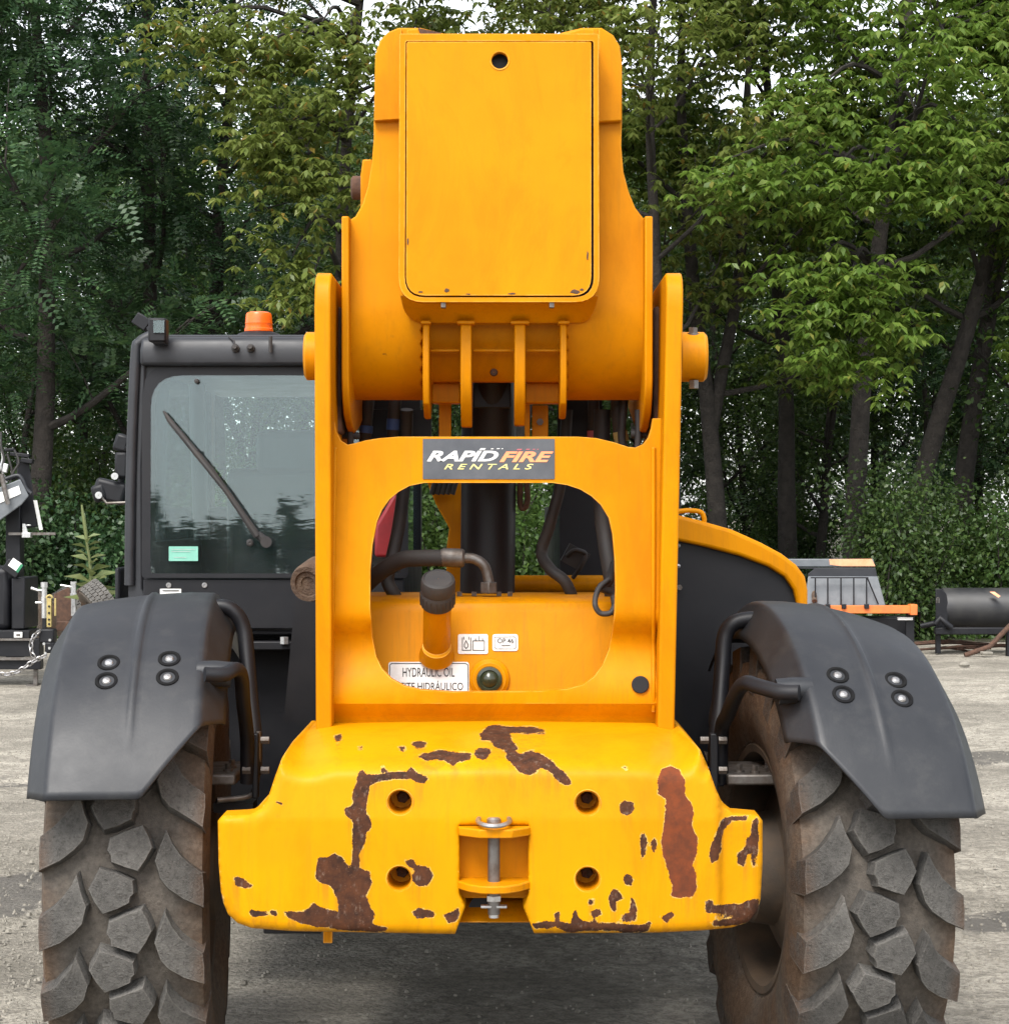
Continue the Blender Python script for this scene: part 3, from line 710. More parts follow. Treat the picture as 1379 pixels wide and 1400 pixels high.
# hanging clevis plates behind the ribs
for px0, px1, py0, py1, d in ((600, 617, 548, 600, 5.72), (717, 724, 545, 600, 5.7), (727, 749, 554, 600, 5.74)):
    b = B(); b.span(P(px0, py0, d), P(px1, py1, d + .02)); b.build('clevis_plate', M['yellow'], BT, bevel=.003)
b = B(); c = P(738, 577, 5.735); b.cyl(c, c + Vector((0, -.014, 0)), .010, 6); b.build('bolt', M['dsteel'], BT)
for x0, x1 in ((590, 630), (718, 764)):
    b = B(); b.span(P(x0, 523, 5.62), P(x1, 553, 5.70)); b.build('cross_bar', M['yellow_worn'], BT, bevel=.004)
# pin on the left side of the boom
b = B(); b.prism([(496, 218), (509, 218), (509, 270), (499, 298), (493, 290), (493, 240)], lambda x, y: P(x, y, 5.62), lambda x, y: P(x, y, 5.72)); k = b.build('pin_bracket', M['yellow'], BT, bevel=.004)
b = B(); b.lathe([(0, .033), (.025, .033), (.03, .027), (.03, .001)], P(495, 257, 5.68), (-1, 0, 0), 20); b.build('pin_end', M['rust'], k)
# the boom itself, running forward over the machine
b = B(); b.span((-.24, 5.49, 2.22), (.24, 10.8, 2.78)); b.build('boom', M['yellow'], T, bevel=.05, seg=3)
b = B(); b.span((-.19, 10.8, 2.28), (.19, 12.2, 2.70)); b.build('boom_extension', M['yellow'], T, bevel=.04, seg=3)

# ---- tank behind the frame, filler neck, gauge, labels
TD = 5.56
b = B()
pr = [(5.56, .82), (5.56, ZP(838, 5.56)), (5.575, ZP(824, 5.56)), (5.60, ZP(819, 5.56)), (6.05, ZP(819, 5.56)), (6.05, .82)]
b.prism(pr, lambda d, z: Vector((-.41, d, z)), lambda d, z: Vector((.39, d, z))); TK = b.build('hydraulic_tank', M['yellow_worn'], T, bevel=.004, smooth=50)
b = B(); b.tube([P(597, 893, 5.58), P(597, 880, 5.54), P(598, 800, 5.42)], 19 * 5.5 / F, 28); b.tube([P(597, 896, 5.565), P(597, 884, 5.535)], [25 * 5.5 / F, 20 * 5.5 / F], 28)
NK = b.build('filler_neck', M['yellow'], TK, smooth=50)
a0 = P(598, 826, 5.455); a1 = P(599, 790, 5.405); ax = (a1 - a0).normalized()
b = B(); L = (a1 - a0).length; rc = 23.5 * 5.42 / F
prof = [(-.002, rc * .93), (.004, rc), (L * .45, rc), (L * .5, rc * .96), (L * .55, rc), (L * .86, rc), (L * .95, rc * .95), (L, rc * .84), (L - .003, rc * .8), (L - .003, .001)]
b.lathe([(-.002, .001)] + prof, a0, ax, 40); CPp = b.build('filler_cap', M['rubber'], NK, smooth=30)
b = B()
for k in range(20):
    g = 2 * math.pi * k / 20; o_ = ax.orthogonal().normalized(); o2 = ax.cross(o_); d_ = o_ * math.cos(g) + o2 * math.sin(g)
    b.tube([a0 + d_ * rc * 1.005 + ax * L * .05, a0 + d_ * rc * 1.005 + ax * L * .42], .0022, 5)
b.build('grip', M['rubber'], CPp)
b = B(); c = P(669, 928, TD); b.lathe([(0, 28 * TD / F), (-.008, 27 * TD / F), (-.016, 22 * TD / F), (-.016, .001)], c, (0, 1, 0), 36); BS = b.build('gauge_boss', M['yellow'], TK)
b = B(); b.lathe([(-.014, 18 * TD / F), (-.026, 17 * TD / F), (-.028, 13 * TD / F), (-.025, 11.5 * TD / F), (-.034, 7 * TD / F), (-.037, .001)], c, (0, 1, 0), 32); b.build('sight_glass', M['olive'], BS)

def text(name, s, px, py, h, d, mat, parent, wid=None, shear=0, bold=0, align='CENTER', lift=.001):
    cu = bpy.data.curves.new(name, 'FONT'); cu.body = s; cu.size = 1; cu.align_x = align; cu.align_y = 'CENTER'; cu.shear = shear; cu.offset = bold
    cu.resolution_u = 4
    o = bpy.data.objects.new(name + '_src', cu); COL.objects.link(o); dg = bpy.context.evaluated_depsgraph_get(); me = bpy.data.meshes.new_from_object(o.evaluated_get(dg))
    bpy.data.objects.remove(o)
    n = len(me.vertices); co = np.empty(n * 3); me.vertices.foreach_get('co', co); co = co.reshape(-1, 3)
    x0, x1, y0, y1 = co[:, 0].min(), co[:, 0].max(), co[:, 1].min(), co[:, 1].max()
    hh = h * d / F; sc = hh / (y1 - y0); sx = sc if wid is None else wid * d / F / (x1 - x0)
    vs = np.stack([(co[:, 0] - (x0 + x1) / 2) * sx, (co[:, 1] - (y0 + y1) / 2) * sc, np.zeros(n)], 1)
    me.vertices.foreach_set('co', vs.ravel()); me.update(); me.name = name; me.materials.clear(); me.materials.append(mat)
    o = bpy.data.objects.new(name, me); COL.objects.link(o); loc = P(px, py, d) + Vector((0, -lift, 0))
    o.rotation_euler = (R(90), 0, 0); o.parent = parent; o.location = loc - ORG.get(parent.name, Vector((0, 0, 0))); ORG[o.name] = loc
    return o
def decal(name, px0, py0, px1, py1, d, mat, parent, rad=2):
    return plate(rounded(rect(px0, py0, px1, py1), rad, 4), [], d - .0025, .002).build(name, mat, parent, smooth=0)
def strokes(name, polys, d, mat, parent, w=1.0, lift=.0012):
    b = B()
    for pl in polys:
        for a, c in zip(pl[:-1], pl[1:]):
            a_ = Vector(a); c_ = Vector(c); t = (c_ - a_).normalized(); nn = Vector((-t.y, t.x)) * w / 2
            a_ = a_ - t * w * .4; c_ = c_ + t * w * .4
            q = [a_ + nn, c_ + nn, c_ - nn, a_ - nn]; b.add([P(p.x, p.y, d - lift) for p in q], [(0, 1, 2, 3)])
    return b.build(name, mat, parent, smooth=0)

DD = 5.36
RD = decal('rental_decal', 578, 600, 758, 655, DD, M['decal'], T, 1)
RD['label'] = 'dark grey rental company decal on the top bar of the rear frame'
DL = DD - .0026
text('lettering', 'RAPID', 632.5, 623.5, 14.5, DL, M['white'], RD, 98, .35, .034)
text('lettering', 'FIRE', 719.5, 624.5, 14.5, DL, M['fire'], RD, 74, .35, .034)
text('lettering', 'R E N T A L S', 668, 638, 7.5, DL, M['yell_ink'], RD, 122, .35, .007)
def para(x, y, w, h): return [(x + h * .45, y - h / 2), (x + w + h * .45, y - h / 2), (x + w - h * .45, y + h / 2), (x - h * .45, y + h / 2)]
b = B()
for (x, y, w, h) in ((656, 614.0, 7, 2.6), (671, 613.6, 3.5, 1), (679, 613.4, 4, 1), (685.5, 613.4, 2, 1)):
    b.add([P(*p, DL - .001) for p in para(x, y, w, h)], [(0, 1, 2, 3)])
b.build('speed_mark', M['white'], RD, smooth=0)
b = B()
for (x, y, w, h) in ((706.5, 614.6, 6.5, 1.8), (719, 614.3, 5, 1.3), (728, 614.2, 3.5, 1), (734, 614.2, 2, 1)):
    b.add([P(*p, DL - .001) for p in para(x, y, w, h)], [(0, 1, 2, 3)])
b.build('speed_mark', M['pinkmark'], RD, smooth=0)

l1 = decal('oil_label', 531, 905, 641, 948, TD, M['white'], TK, 4); LD = TD - .0026
text('lettering', 'HYDRAULIC OIL', 586, 919, 12.5, LD, M['ink'], l1, 71, 0, .004)
text('lettering', 'ACEITE HIDRÁULICO', 583, 937, 13, LD, M['ink'], l1, 100, 0, .004)
strokes('label_border', [[(533, 946), (533, 909), (535.5, 907), (636, 907), (639.5, 909), (639.5, 946)]], LD, M['ink'], l1, 1.0)
l2 = decal('symbol_label', 626, 867, 667, 894, TD, M['white'], TK, 3)
drop = [(637, 876), (634.8, 881), (634.8, 884), (637, 886.5), (639.6, 884), (639.6, 881), (637, 876)]
strokes('symbol', [[(632, 872), (632, 889), (643.5, 889), (643.5, 872)], [(646.5, 876), (646.5, 889), (662, 889), (662, 876), (646.5, 876)], drop, [(650, 876), (650, 873)], [(655, 876), (655, 870)], [(659.5, 876), (659.5, 873)], [(634, 874), (634, 871)], [(641, 874), (641, 871)]], LD, M['ink'], l2, 1.0)
l3 = decal('grade_label', 673, 867, 708, 890, TD, M['white'], TK, 4)
strokes('label_border', [[(676, 871), (703, 870.5), (705, 873), (705, 885), (703, 887), (678, 887), (676, 885), (676, 871)]], LD, M['dsteel'], l3, .7)
text('lettering', 'OP 46', 691, 876, 7, LD, M['ink'], l3, 22, 0, .01)
strokes('small_print', [[(686, 882.5), (697, 882.5)]], LD, M['dsteel'], l3, 1.2)
# fitting on the tank top, hoses
b = B(); b.box(P(662, 818, 5.72), (.20, .16, .012)); pl_ = b.build('flange_plate', M['yellow_worn'], TK, bevel=.003)
for px in (628, 648, 682, 697):
    b = B(); c = P(px, 815, 5.68); b.cyl(c, c + Vector((0, 0, .012)), .008, 6); b.build('bolt', M['dsteel'], TK)
b = B(); b.tube(bez([P(500, 800, 5.80), P(520, 782, 5.74), P(548, 766, 5.70), P(575, 763, 5.68), P(610, 763, 5.68)], 6), 11.5 * 5.7 / F, 16)
HS = b.build('hydraulic_hose', M['rubber'], T, smooth=60)
b = B(); b.tube([P(602, 762, 5.68), P(606, 762, 5.68), P(632, 763, 5.68), P(635, 763, 5.68)], [.022, .0265, .0265, .022], 14); b.build('crimp_fitting', M['dsteel'], HS)
b = B(); b.tube(bez([P(633, 763, 5.68), P(648, 764, 5.68), P(662, 774, 5.68), P(668, 795, 5.68), P(668, 806, 5.68)], 6), 7.2 * 5.68 / F, 14); b.build('elbow', M['dsteel'], HS, smooth=60)
b = B(); b.cyl(P(668, 796, 5.68), P(668, 811, 5.68), 12.5 * 5.68 / F, 6); b.build('hex_nut', M['dsteel'], HS, bevel=.002)
def hose(pts, r, mat='rubber', name='hydraulic_hose'):
    b = B(); b.tube(bez(pts, 6), r, 12); return b.build(name, M[mat], T, smooth=60)
hose([P(556, 560, 5.9), P(553, 650, 5.95), P(545, 720, 5.9), P(533, 775, 5.86), P(530, 795, 5.85), P(540, 815, 5.85), P(548, 835, 5.9)], .019)
hose([P(775, 560, 5.95), P(768, 650, 5.95), P(752, 715, 5.95), P(740, 755, 5.95), P(752, 778, 5.9), P(772, 795, 5.88), P(786, 825, 5.9)], .017)
hose([P(823, 560, 5.8), P(822, 680, 5.8), P(828, 740, 5.75), P(836, 790, 5.72), P(838, 830, 5.75)], .024)
lp = [P(832, 792, 5.5), P(818, 805, 5.48), P(813, 825, 5.45), P(820, 838, 5.45), P(834, 838, 5.45), P(840, 828, 5.46)]
hose(lp, .0075)
hose([P(840, 770, 5.6), P(832, 795, 5.52), P(822, 803, 5.5), P(838, 812, 5.52), P(843, 840, 5.5)], .012)
for px, mk in ((534, 'blue'), (497, 'blue')):
    h_ = hose([P(px + 8, 538, 5.9), P(px + 4, 575, 5.9), P(px, 640, 5.95)], .018)
    b = B(); b.tube([P(px + 4, 573 if px > 500 else 582, 5.9), P(px + 3, 588 if px > 500 else 592, 5.9)], .0195, 14); b.build('hose_mark', M[mk], h_)
h_ = hose([P(811, 535, 5.9), P(811, 575, 5.9), P(812, 640, 5.95)], .0165); b = B(); b.tube([P(811, 589, 5.9), P(811, 604, 5.9)], .0185, 14); b.build('hose_mark', M['pinkmark'], h_)
h_ = hose([P(842, 530, 5.75), P(845, 575, 5.75), P(850, 640, 5.8)], .0185); b = B(); b.tube([P(847, 590, 5.75), P(850, 604, 5.75)], .021, 14); b.build('hose_mark', M['straw'], h_)
hose([P(856, 530, 5.7), P(850, 580, 5.7), P(852, 612, 5.7), P(870, 640, 5.7)], .011)
hose([P(872, 560, 5.6), P(872, 600, 5.6), P(868, 640, 5.6)], .009); hose([P(862, 593, 5.62), P(883, 594, 5.62)], .012)
hose([P(479, 560, 5.6), P(479, 600, 5.6), P(485, 640, 5.62)], .009); hose([P(466, 595, 5.62), P(492, 596, 5.62)], .010)
# manifold plates behind, above the frame bar
b = B(); b.span(P(500, 560, 6.02), P(590, 640, 6.05)); b.span(P(495, 540, 6.02), P(575, 560, 6.05)); b.build('hose_bracket', M['black'], T)
b = B(); b.span(P(762, 545, 6.02), P(822, 640, 6.05)); b.build('hose_bracket', M['black'], T)
# dark slewing cylinder and cross tube
b = B(); b.tube([P(668, 640, 6.0) + Vector((0, 0, .35)), P(668, 640, 6.0), P(666, 830, 6.0)], [.080, .080, .080], 32); b.build('boom_cylinder', M['black'], T, smooth=50)
b = B(); b.tube([P(673, 515, 5.75), P(672, 650, 5.85)], [.055, .06], 24); b.span(P(647, 523, 5.72), P(698, 560, 5.8)); b.build('cylinder_rod_end', M['black'], T, smooth=50, bevel=.004)
b = B(); b.cyl(P(600, 798, 6.25), P(860, 798, 6.25), 11.5 * 6.25 / F, 24); b.build('cross_tube', M['yellow_worn'], T)
plate([(582, 655), (632, 655), (632, 822), (610, 822), (610, 752), (614, 722), (596, 690)], [], 6.15, .03).build('link_plate', M['yellow'], T, bevel=.004)
b = B()
for k in range(5): b.tube([P(596 + k * 7, 655, 6.08), P(590 + k * 7, 676, 6.08)], .008, 8)
b.build('hose_bundle', M['rubber'], T)
b = B(); b.tube(bez([P(711, 655, 6.0), P(711, 690, 6.0), P(717, 694, 6.0), P(721, 684, 6.0), P(720, 660, 6.0)], 6), .009, 10); b.build('grab_hook', M['rust'], T)
b = B(); b.box(P(786, 762, 6.2), (.07, .05, .06), Matrix.Rotation(.5, 3, 'Y')); b.tube(bez([P(775, 760, 6.17), P(785, 752, 6.15), P(800, 757, 6.17), P(795, 772, 6.17), P(783, 790, 6.2)], 5), .007, 8); b.build('wiring_plug', M['rubber'], T, bevel=.004)
plate([(512, 720), (540, 672), (552, 690), (540, 740), (545, 762), (512, 762)], [], 6.28, .05).build('red_guard', M['red'], T, bevel=.01)
# chassis behind the tank
b = B(); b.span((-.40, 6.06, .55), (.36, 10.2, 1.12)); b.build('chassis', M['black'], T, bevel=.01)
b = B(); b.span((-.44, 5.45, .62), (.40, 6.05, .88)); b.build('rear_crossmember', M['black'], T, bevel=.01)

for (q0, q1, nm) in (((.47, 6.75, .42), (1.02, 8.4, 1.0), 'pod_light_block'), ((-1.08, 6.75, .42), (-.52, 8.4, 1.15), 'tank_light_block'), ((-.5, 6.0, .42), (.45, 9.4, .54), 'belly_light_block')):  # unseen underbody boxes, added to block light and darken the ground beneath
    b = B(); b.span(q0, q1); b.build(nm, M['black'], T, bevel=.04)
# ---- engine bay on the right
EO = [(918, 703), (958, 712), (1000, 724), (1040, 742), (1068, 757), (1088, 772), (1100, 788), (1104, 806), (1104, 1010), (918, 1010)]
b = B(); dE = 6.40
outer = [(918, 702)] + EO[1:8]; inner = [(1089, 1010), (1089, 825), (1084, 806), (1072, 789), (1050, 775), (1010, 760), (960, 747), (918, 738)]
HD = plate(outer + [(1104, 1008)] + inner, [], dE, (8.9,)).build('engine_hood', M['yellow'], T, bevel=.012, seg=3)
plate([(765, 645), (915, 700), (918, 736), (960, 745), (1010, 758), (1050, 773), (1072, 787), (1085, 806), (1090, 825), (1090, 1100), (765, 1100)], [], dE + .03, .03).build('bulkhead', M['black'], HD)
b = B(); b.span((XP(765, 6.45), 6.46, .75), (XP(765, 6.45) + .02, 8.9, 1.62)); b.build('inner_side', M['black'], HD)
b = B(); b.tube(bez([P(922, 700, 6.42), P(940, 698, 6.42), P(957, 700, 6.42), P(962, 708, 6.42), P(962, 716, 6.42)], 5), .008, 10); b.build('handle', M['yellow'], HD, smooth=60)
for py in (746, 774):
    b = B(); c = P(927, py, dE + .03); b.lathe([(0, .007), (-.004, .006), (-.006, .001)], c, (0, 1, 0), 14); b.build('rivet', M['steel'], HD)
b = B(); c = P(928, 803, dE + .03); b.cyl(c, c + Vector((0, -.02, 0)), .009, 6); b.build('bolt', M['dsteel'], HD)
plate([(916, 850), (922, 850), (934, 985), (915, 990)], [], 6.1, .02).build('mud_flap', M['black'], T)
plate([(404, 812), (432, 812), (432, 992), (388, 985)], [], 6.1, .02).build('mud_flap', M['black'], T)
b = B(); c = P(421, 798, 5.75); b.lathe([(0, .02), (0, .048), (.012, .055), (.10, .057), (.16, .05)], c, (.25, .9, .2), 26); b.lathe([(.004, .001), (.004, .034), (-.006, .037), (-.006, .05)], c, (.25, .9, .2), 26)
b.build('exhaust_elbow', M['brown'], T, smooth=50)
# black body panels between cab and frame
for (x0, y0, x1, y1, d, dz) in ((292, 852, 432, 1120, 6.62, .03), (290, 862, 432, 868, 6.5, .1), (290, 877, 432, 889, 6.46, .12)):
    b = B(); b.span(P(x0, y0, d), P(x1, y1, d) + Vector((0, dz, 0))); b.build('body_panel', M['black'], T, bevel=.004)
b = B(); c = P(389, 876, 6.45); b.cyl(c + Vector((0, 0, -.01)), c + Vector((0, 0, .012)), .014, 6); b.build('bolt', M['zinc'], T)

# ---- cab
dC = 6.50
CB = empty('cab', P(370, 860, 7.3), None); CB.parent = T; CB.location = ORG['cab'] - ORG['telehandler']
co = rounded([(176, 862), (175, 640), (181, 478), (192, 459), (552, 459), (552, 862)], [0, 0, 14, 8, 6, 0])
ch = rounded([(207, 786), (207, 512), (545, 512), (545, 786)], [6, 44, 20, 6])
plate(co, [ch], dC, .07).build('rear_frame', M['cab'], CB, bevel=.008)
def gd(px, py): return 6.493 - .026 * (py - 500) / 288
GL = plate(rounded([(196, 788), (196, 500), (556, 500), (556, 788)], [5, 44, 20, 5]), [], gd, .005, grid=0).build('rear_window', M['glass'], CB, smooth=0)
plate(rounded([(194, 790), (194, 498), (558, 498), (558, 790)], [5, 45, 20, 5]), [rounded([(206, 784), (206, 513), (548, 513), (548, 784)], [4, 44, 18, 4])], lambda px, py: gd(px, py) - .0012, .001).build('frit_band', M['black'], GL, smooth=0)
# roof
RF_ = B(); pr = [(6.462, ZP(500, 6.462)), (6.455, ZP(478, 6.455)), (6.47, ZP(463, 6.47)), (6.52, ZP(457, 6.5)), (8.1, ZP(452, 6.5)), (8.25, ZP(470, 6.5)), (8.25, ZP(500, 6.462))]
x0, x1 = XP(191, 6.46), XP(552, 6.46)
RF_.prism(pr, lambda d, z: Vector((x0 + .02 * max(0, (z - 2.14)) / .02 * .3, d, z)), lambda d, z: Vector((x1, d, z)))
RO = RF_.build('roof', M['cab'], CB, bevel=.012, seg=3, smooth=45)
b = B(); b.tube(bez([P(178, 800, 6.5), P(180, 640, 6.5), P(186, 490, 6.5), P(192, 468, 6.5), P(210, 458, 6.5)], 6), .018, 10); b.build('corner_trim', M['cab'], CB, smooth=60)
b = B(); b.tube([P(194, 806, 6.492), P(193, 640, 6.492), P(199, 480, 6.492)], .0035, 6); b.build('seam', M['black'], CB)
xl, xr = XP(176, 6.5), XP(548, 6.5)
zb, z1, z2, zt = ZP(862, 6.5), 1.50, 2.08, 2.12
b = B(); b.span((xl, 6.57, zb), (xl + .04, 8.15, z1)); b.span((xl, 6.57, z2), (xl + .04, 8.15, zt)); b.span((xl, 8.06, z1), (xl + .04, 8.15, z2)); b.build('side_panel', M['cab'], CB)
b = B(); b.span((xl + .012, 6.57, z1), (xl + .017, 8.06, z2)); b.build('side_window', M['glass'], CB)
b = B(); b.span((xr - .04, 6.57, zb), (xr, 8.15, 1.45)); b.span((xr - .04, 6.57, 2.05), (xr, 8.15, zt)); b.span((xr - .04, 8.05, 1.45), (xr, 8.15, 2.05)); b.build('side_panel', M['black'], CB)
b = B(); b.span((xr - .02, 6.57, 1.45), (xr - .015, 8.05, 2.05)); b.build('side_window', M['glass'], CB)
b = B(); b.span((xl + .04, 8.08, zb), (xr - .04, 8.15, 1.62)); b.span((xl + .04, 8.08, 2.09), (xr - .04, 8.15, zt)); b.build('front_panel', M['black'], CB)
b = B(); b.span((xl + .04, 6.57, zb - .02), (xr - .04, 8.15, zb + .03)); b.build('floor', M['black'], CB)
b = B(); b.span((xl + .04, 7.75, 1.35), (xr - .1, 8.0, 1.62)); b.build('dashboard', M['black'], CB, bevel=.03)
b = B(); b.tube([(-.75, 7.72 + .03 * math.sin(t), 1.60) if False else (-.72 + .19 * math.cos(t), 7.6 + .17 * math.sin(t), 1.60 + .07 * math.sin(t)) for t in np.linspace(0, 6.2832, 25)], .014, 8, cap=False); b.build('steering_wheel', M['black'], CB, smooth=60)
b = B(); b.box((-.72, 7.05, 1.50), (.46, .12, .5)); b.box((-.72, 7.03, 1.80), (.26, .09, .16)); b.box((-.72, 7.25, 1.28), (.46, .45, .1)); b.build('seat', M['black'], CB, bevel=.03, seg=3)
b = B(); b.cyl((xl + .10, 7.4, 1.5), (xl + .08, 7.4, 2.1), .03, 12); b.build('inner_post', M['cab'], CB)
# rear lower panel with two bolts and a small plate
b = B(); b.span(P(196, 792, 6.475), P(552, 860, 6.475) + Vector((0, .02, 0))); LPn = b.build('rear_panel', M['black'], CB, bevel=.004)
for px in (231, 280):
    b = B(); c = P(px, 800, 6.474); b.lathe([(0, .009), (-.004, .008), (-.004, .004), (-.001, .003), (-.001, .0005)], c, (0, 1, 0), 16); b.build('bolt', M['steel'], LPn)
pl_ = decal('serial_plate', 219, 805, 248, 815, 6.472, M['white'], LPn, 1); strokes('small_print', [[(223 + k * 3.2, 807.5), (225 + k * 3.2, 807.5)] for k in range(7)], 6.469, M['ink'], pl_, 1.5)
gx_ = plate(rounded(rect(231, 747, 271, 767), 1, 3), [], 6.462, .0015).build('safety_sticker', M['green_label'], GL, smooth=0)
strokes('small_print', [[(235, 751), (267, 751)], [(235, 754), (260, 754)], [(238, 762), (255, 762)]], 6.461, M['zinc'], gx_, .6)
# wiper
b = B(); b.tube([P(224, 562, 6.455), P(232, 575, 6.452), P(290, 645, 6.445), P(322, 688, 6.445)], [.004, .009, .011, .007], 8); WB = b.build('wiper_blade', M['rubber'], GL)
b = B(); b.tube([P(256, 604, 6.44), P(268, 619, 6.432), P(310, 672, 6.425), P(352, 733, 6.43)], [.006, .010, .009, .012], 8); b.tube([P(352, 730, 6.435), P(366, 743, 6.44)], [.012, .016], 10)
b.cyl(P(364, 741, 6.42), P(364, 741, 6.46), .018, 16); b.build('wiper_arm', M['rubber'], GL)
b = B(); b.span(P(266, 614, 6.428), P(273, 624, 6.44)); b.build('wiper_clip', M['black'], WB, bevel=.002)
b = B(); c = P(342, 742, 6.46); b.lathe([(0, .012), (-.006, .011), (-.008, .005), (-.006, .0005)], c, (0, 1, 0), 16); b.build('washer_jet', M['rubber'], GL)
b = B(); c = P(269, 521, 6.478); b.lathe([(0, .008), (-.006, .007), (-.008, .0005)], c, (0, 1, 0), 14); b.build('stud', M['rubber'], GL)
# beacon
c = P(354, 455, 6.75)
b = B(); b.lathe([(-.02, .075), (0, .075), (.008, .068), (.014, .05)], c + Vector((0, 0, -.012)), (0, 0, 1), 28); BB = b.build('beacon_base', M['black'], RO)
b = B(); rb = 19 * 6.75 / F
b.lathe([(.004, rb * 1.03), (.012, rb * 1.03), (.014, rb * .99), (.028, rb * .97), (.030, rb * .985), (.044, rb * .95), (.058, rb * .93), (.064, rb * .88), (.068, rb * .7), (.069, .001)], c, (0, 0, 1), 32); b.build('beacon_lens', M['orange'], BB, smooth=25)
for px, py in ((322, 476), (343, 476)):
    b = B(); c = P(px, py, 6.45); b.lathe([(.01, .013), (-.004, .013), (-.008, .008), (-.022, .007), (-.022, .0005)], c, (0, 1, -.15), 14); b.build('hose_barb', M['rubber'], RO)
b = B(); b.tube([P(322, 474, 6.43), P(320, 466, 6.44), P(313, 460, 6.48)], .003, 6); b.tube([P(370, 460, 6.44), P(370, 482, 6.44)], .006, 8); b.build('wire_clip', M['rubber'], RO)
# work lights at the left roof corner
b = B(); b.box(P(217, 452, 6.42), (.056, .06, .075)); b.span(P(209, 461, 6.40), P(231, 473, 6.45)); WL = b.build('work_light', M['black'], CB, bevel=.006)
b = B(); b.span(P(210, 438, 6.385), P(225, 455, 6.388)); b.build('lens', M['glass'], WL)
b = B(); b.box(P(196, 441, 6.6), (.05, .08, .04), Matrix.Rotation(.6, 3, 'Y')); b.tube([P(203, 448, 6.55), P(212, 462, 6.5)], .008, 8); b.build('work_light', M['black'], CB, bevel=.006)
# mirror and lamp cluster on the left side
b = B(); b.tube([P(180, 610, 6.9), P(168, 618, 6.95), P(166, 660, 6.95), P(160, 672, 6.95)], .012, 8); b.build('mirror_arm', M['black'], CB)
b = B(); b.box(P(168, 606, 6.95), (.05, .06, .06), Matrix.Rotation(.3, 3, 'Y')); b.box(P(168, 636, 6.95), (.045, .06, .09)); b.build('side_lamp', M['black'], CB, bevel=.01)
b = B(); c = P(152, 672, 6.95); b.box(c, (.11, .06, .075), Matrix.Rotation(.25, 3, 'Y')); b.box(c + Vector((-.035, -.02, -.005)), (.05, .03, .06), Matrix.Rotation(-.3, 3, 'Y')); MR = b.build('mirror', M['black'], CB, bevel=.014, seg=3)
b = B(); b.tube([P(136, 676, 6.9), P(146, 688, 6.9), P(176, 687, 6.9)], .005, 6); b.build('mirror_bracket', M['dsteel'], MR)
b = B(); c = P(135, 677, 6.88); b.lathe([(0, .001), (0, .012), (.01, .012)], c, (0, 1, 0), 12); b.build('bolt', M['zinc'], MR)
b = B(); c = P(157, 651, 6.9); b.lathe([(0, .001), (0, .012), (.01, .012)], c, (0, 1, 0), 12); b.build('bolt', M['zinc'], MR)
b = B(); b.span(P(157, 776, 6.75), P(180, 862, 6.95)); b.build('step_box', M['black'], CB, bevel=.015)

# ---- wheels
HZ = .60; WD = 5.78
TYP = [(-.165, .335), (-.185, .36), (-.205, .42), (-.212, .48), (-.209, .54), (-.199, .575), (-.165, .583), (-.07, .586), (0, .587), (.07, .586), (.165, .583), (.199, .575), (.209, .54), (.212, .48), (.205, .42), (.185, .36), (.165, .335)]
def tyre_mesh():
    b = B(); b.lathe(TYP, (0, 0, 0), (1, 0, 0), 72); b.lathe([(-.165, .338), (-.168, .352), (-.16, .352)], (0, 0, 0), (1, 0, 0), 72)
    return b
SIDE = [(-112, 2), (-98, -30), (-86, -62), (-98, -92), (-118, -117), (-155, -143), (-204, -168), (-212, -130), (-205, -99), (-172, -84), (-148, -61), (-127, -28)]
SIDE = [(u, q + (13 if k in (0, 9, 10, 11) else -13 if k in (3, 4, 5, 6) else 4 if k == 8 else 0)) for k, (u, q) in enumerate(SIDE)]   # broad worn faces
BLK = [(u * 1.08, q * 1.06) for u, q in [(-53, 24), (-10, 42), (33, 57), (46, 26), (57, 0), (42, -34), (24, -61), (-12, -52), (-45, -37), (-50, -20), (-57, -8)]]
def lug_mesh(poly, mirror, du, name, seed):
    r = random.Random(seed); cx = sum(p[0] for p in poly) / len(poly); cs = sum(p[1] for p in poly) / len(poly)
    b = B(); n = len(poly); rings = []
    def pt(u, s, rad):
        a = s / .63; return Vector((u, -rad * math.cos(a), rad * math.sin(a)))
    def crown(u): return .637 - .016 * (abs(u) / .2) ** 2.2
    top = []; mid = []; base = []; cen = None
    for (u, s) in poly:
        u += r.uniform(-2.5, 2.5); s += r.uniform(-2.5, 2.5)
        for lst, k in ((top, 1.0 if n > 11 else .88), (mid, 1.045 if n > 11 else .93), (base, 1.11 if n > 11 else 1.0)):
            uu = (cx + (u - cx) * k + du) / 1000; ss = (s - cs) * k / 1000
            if mirror: uu = -uu
            edge = abs(u) > 190
            if lst is top: rad = crown(uu)
            elif lst is mid: rad = crown(uu) - .006
            else: rad = .575 if not edge else .50; uu = max(-.2135, min(.2135, uu))
            if lst is not base: uu = max(-.2065, min(.2065, uu))
            lst.append(pt(uu, ss, rad))
    uc = (cx + du) / 1000 * (-1 if mirror else 1)
    vs = top + mid + base + [pt(uc, 0, crown(uc) + .0015)]
    fs = [(i, (i + 1) % n, 3 * n) for i in range(n)]
    for L in (0, n):
        fs += [(L + i, L + n + i, L + n + (i + 1) % n, L + (i + 1) % n) for i in range(n)]
    b.add(vs, fs)
    o = b.build(name, M['lug'], None, smooth=32, local=True); me = o.data; bpy.data.objects.remove(o); return me
NL = 19
S_L = [lug_mesh(SIDE, False, 0, 'side_lug', k) for k in range(3)]; S_R = [lug_mesh(SIDE, True, 0, 'side_lug', 10 + k) for k in range(3)]
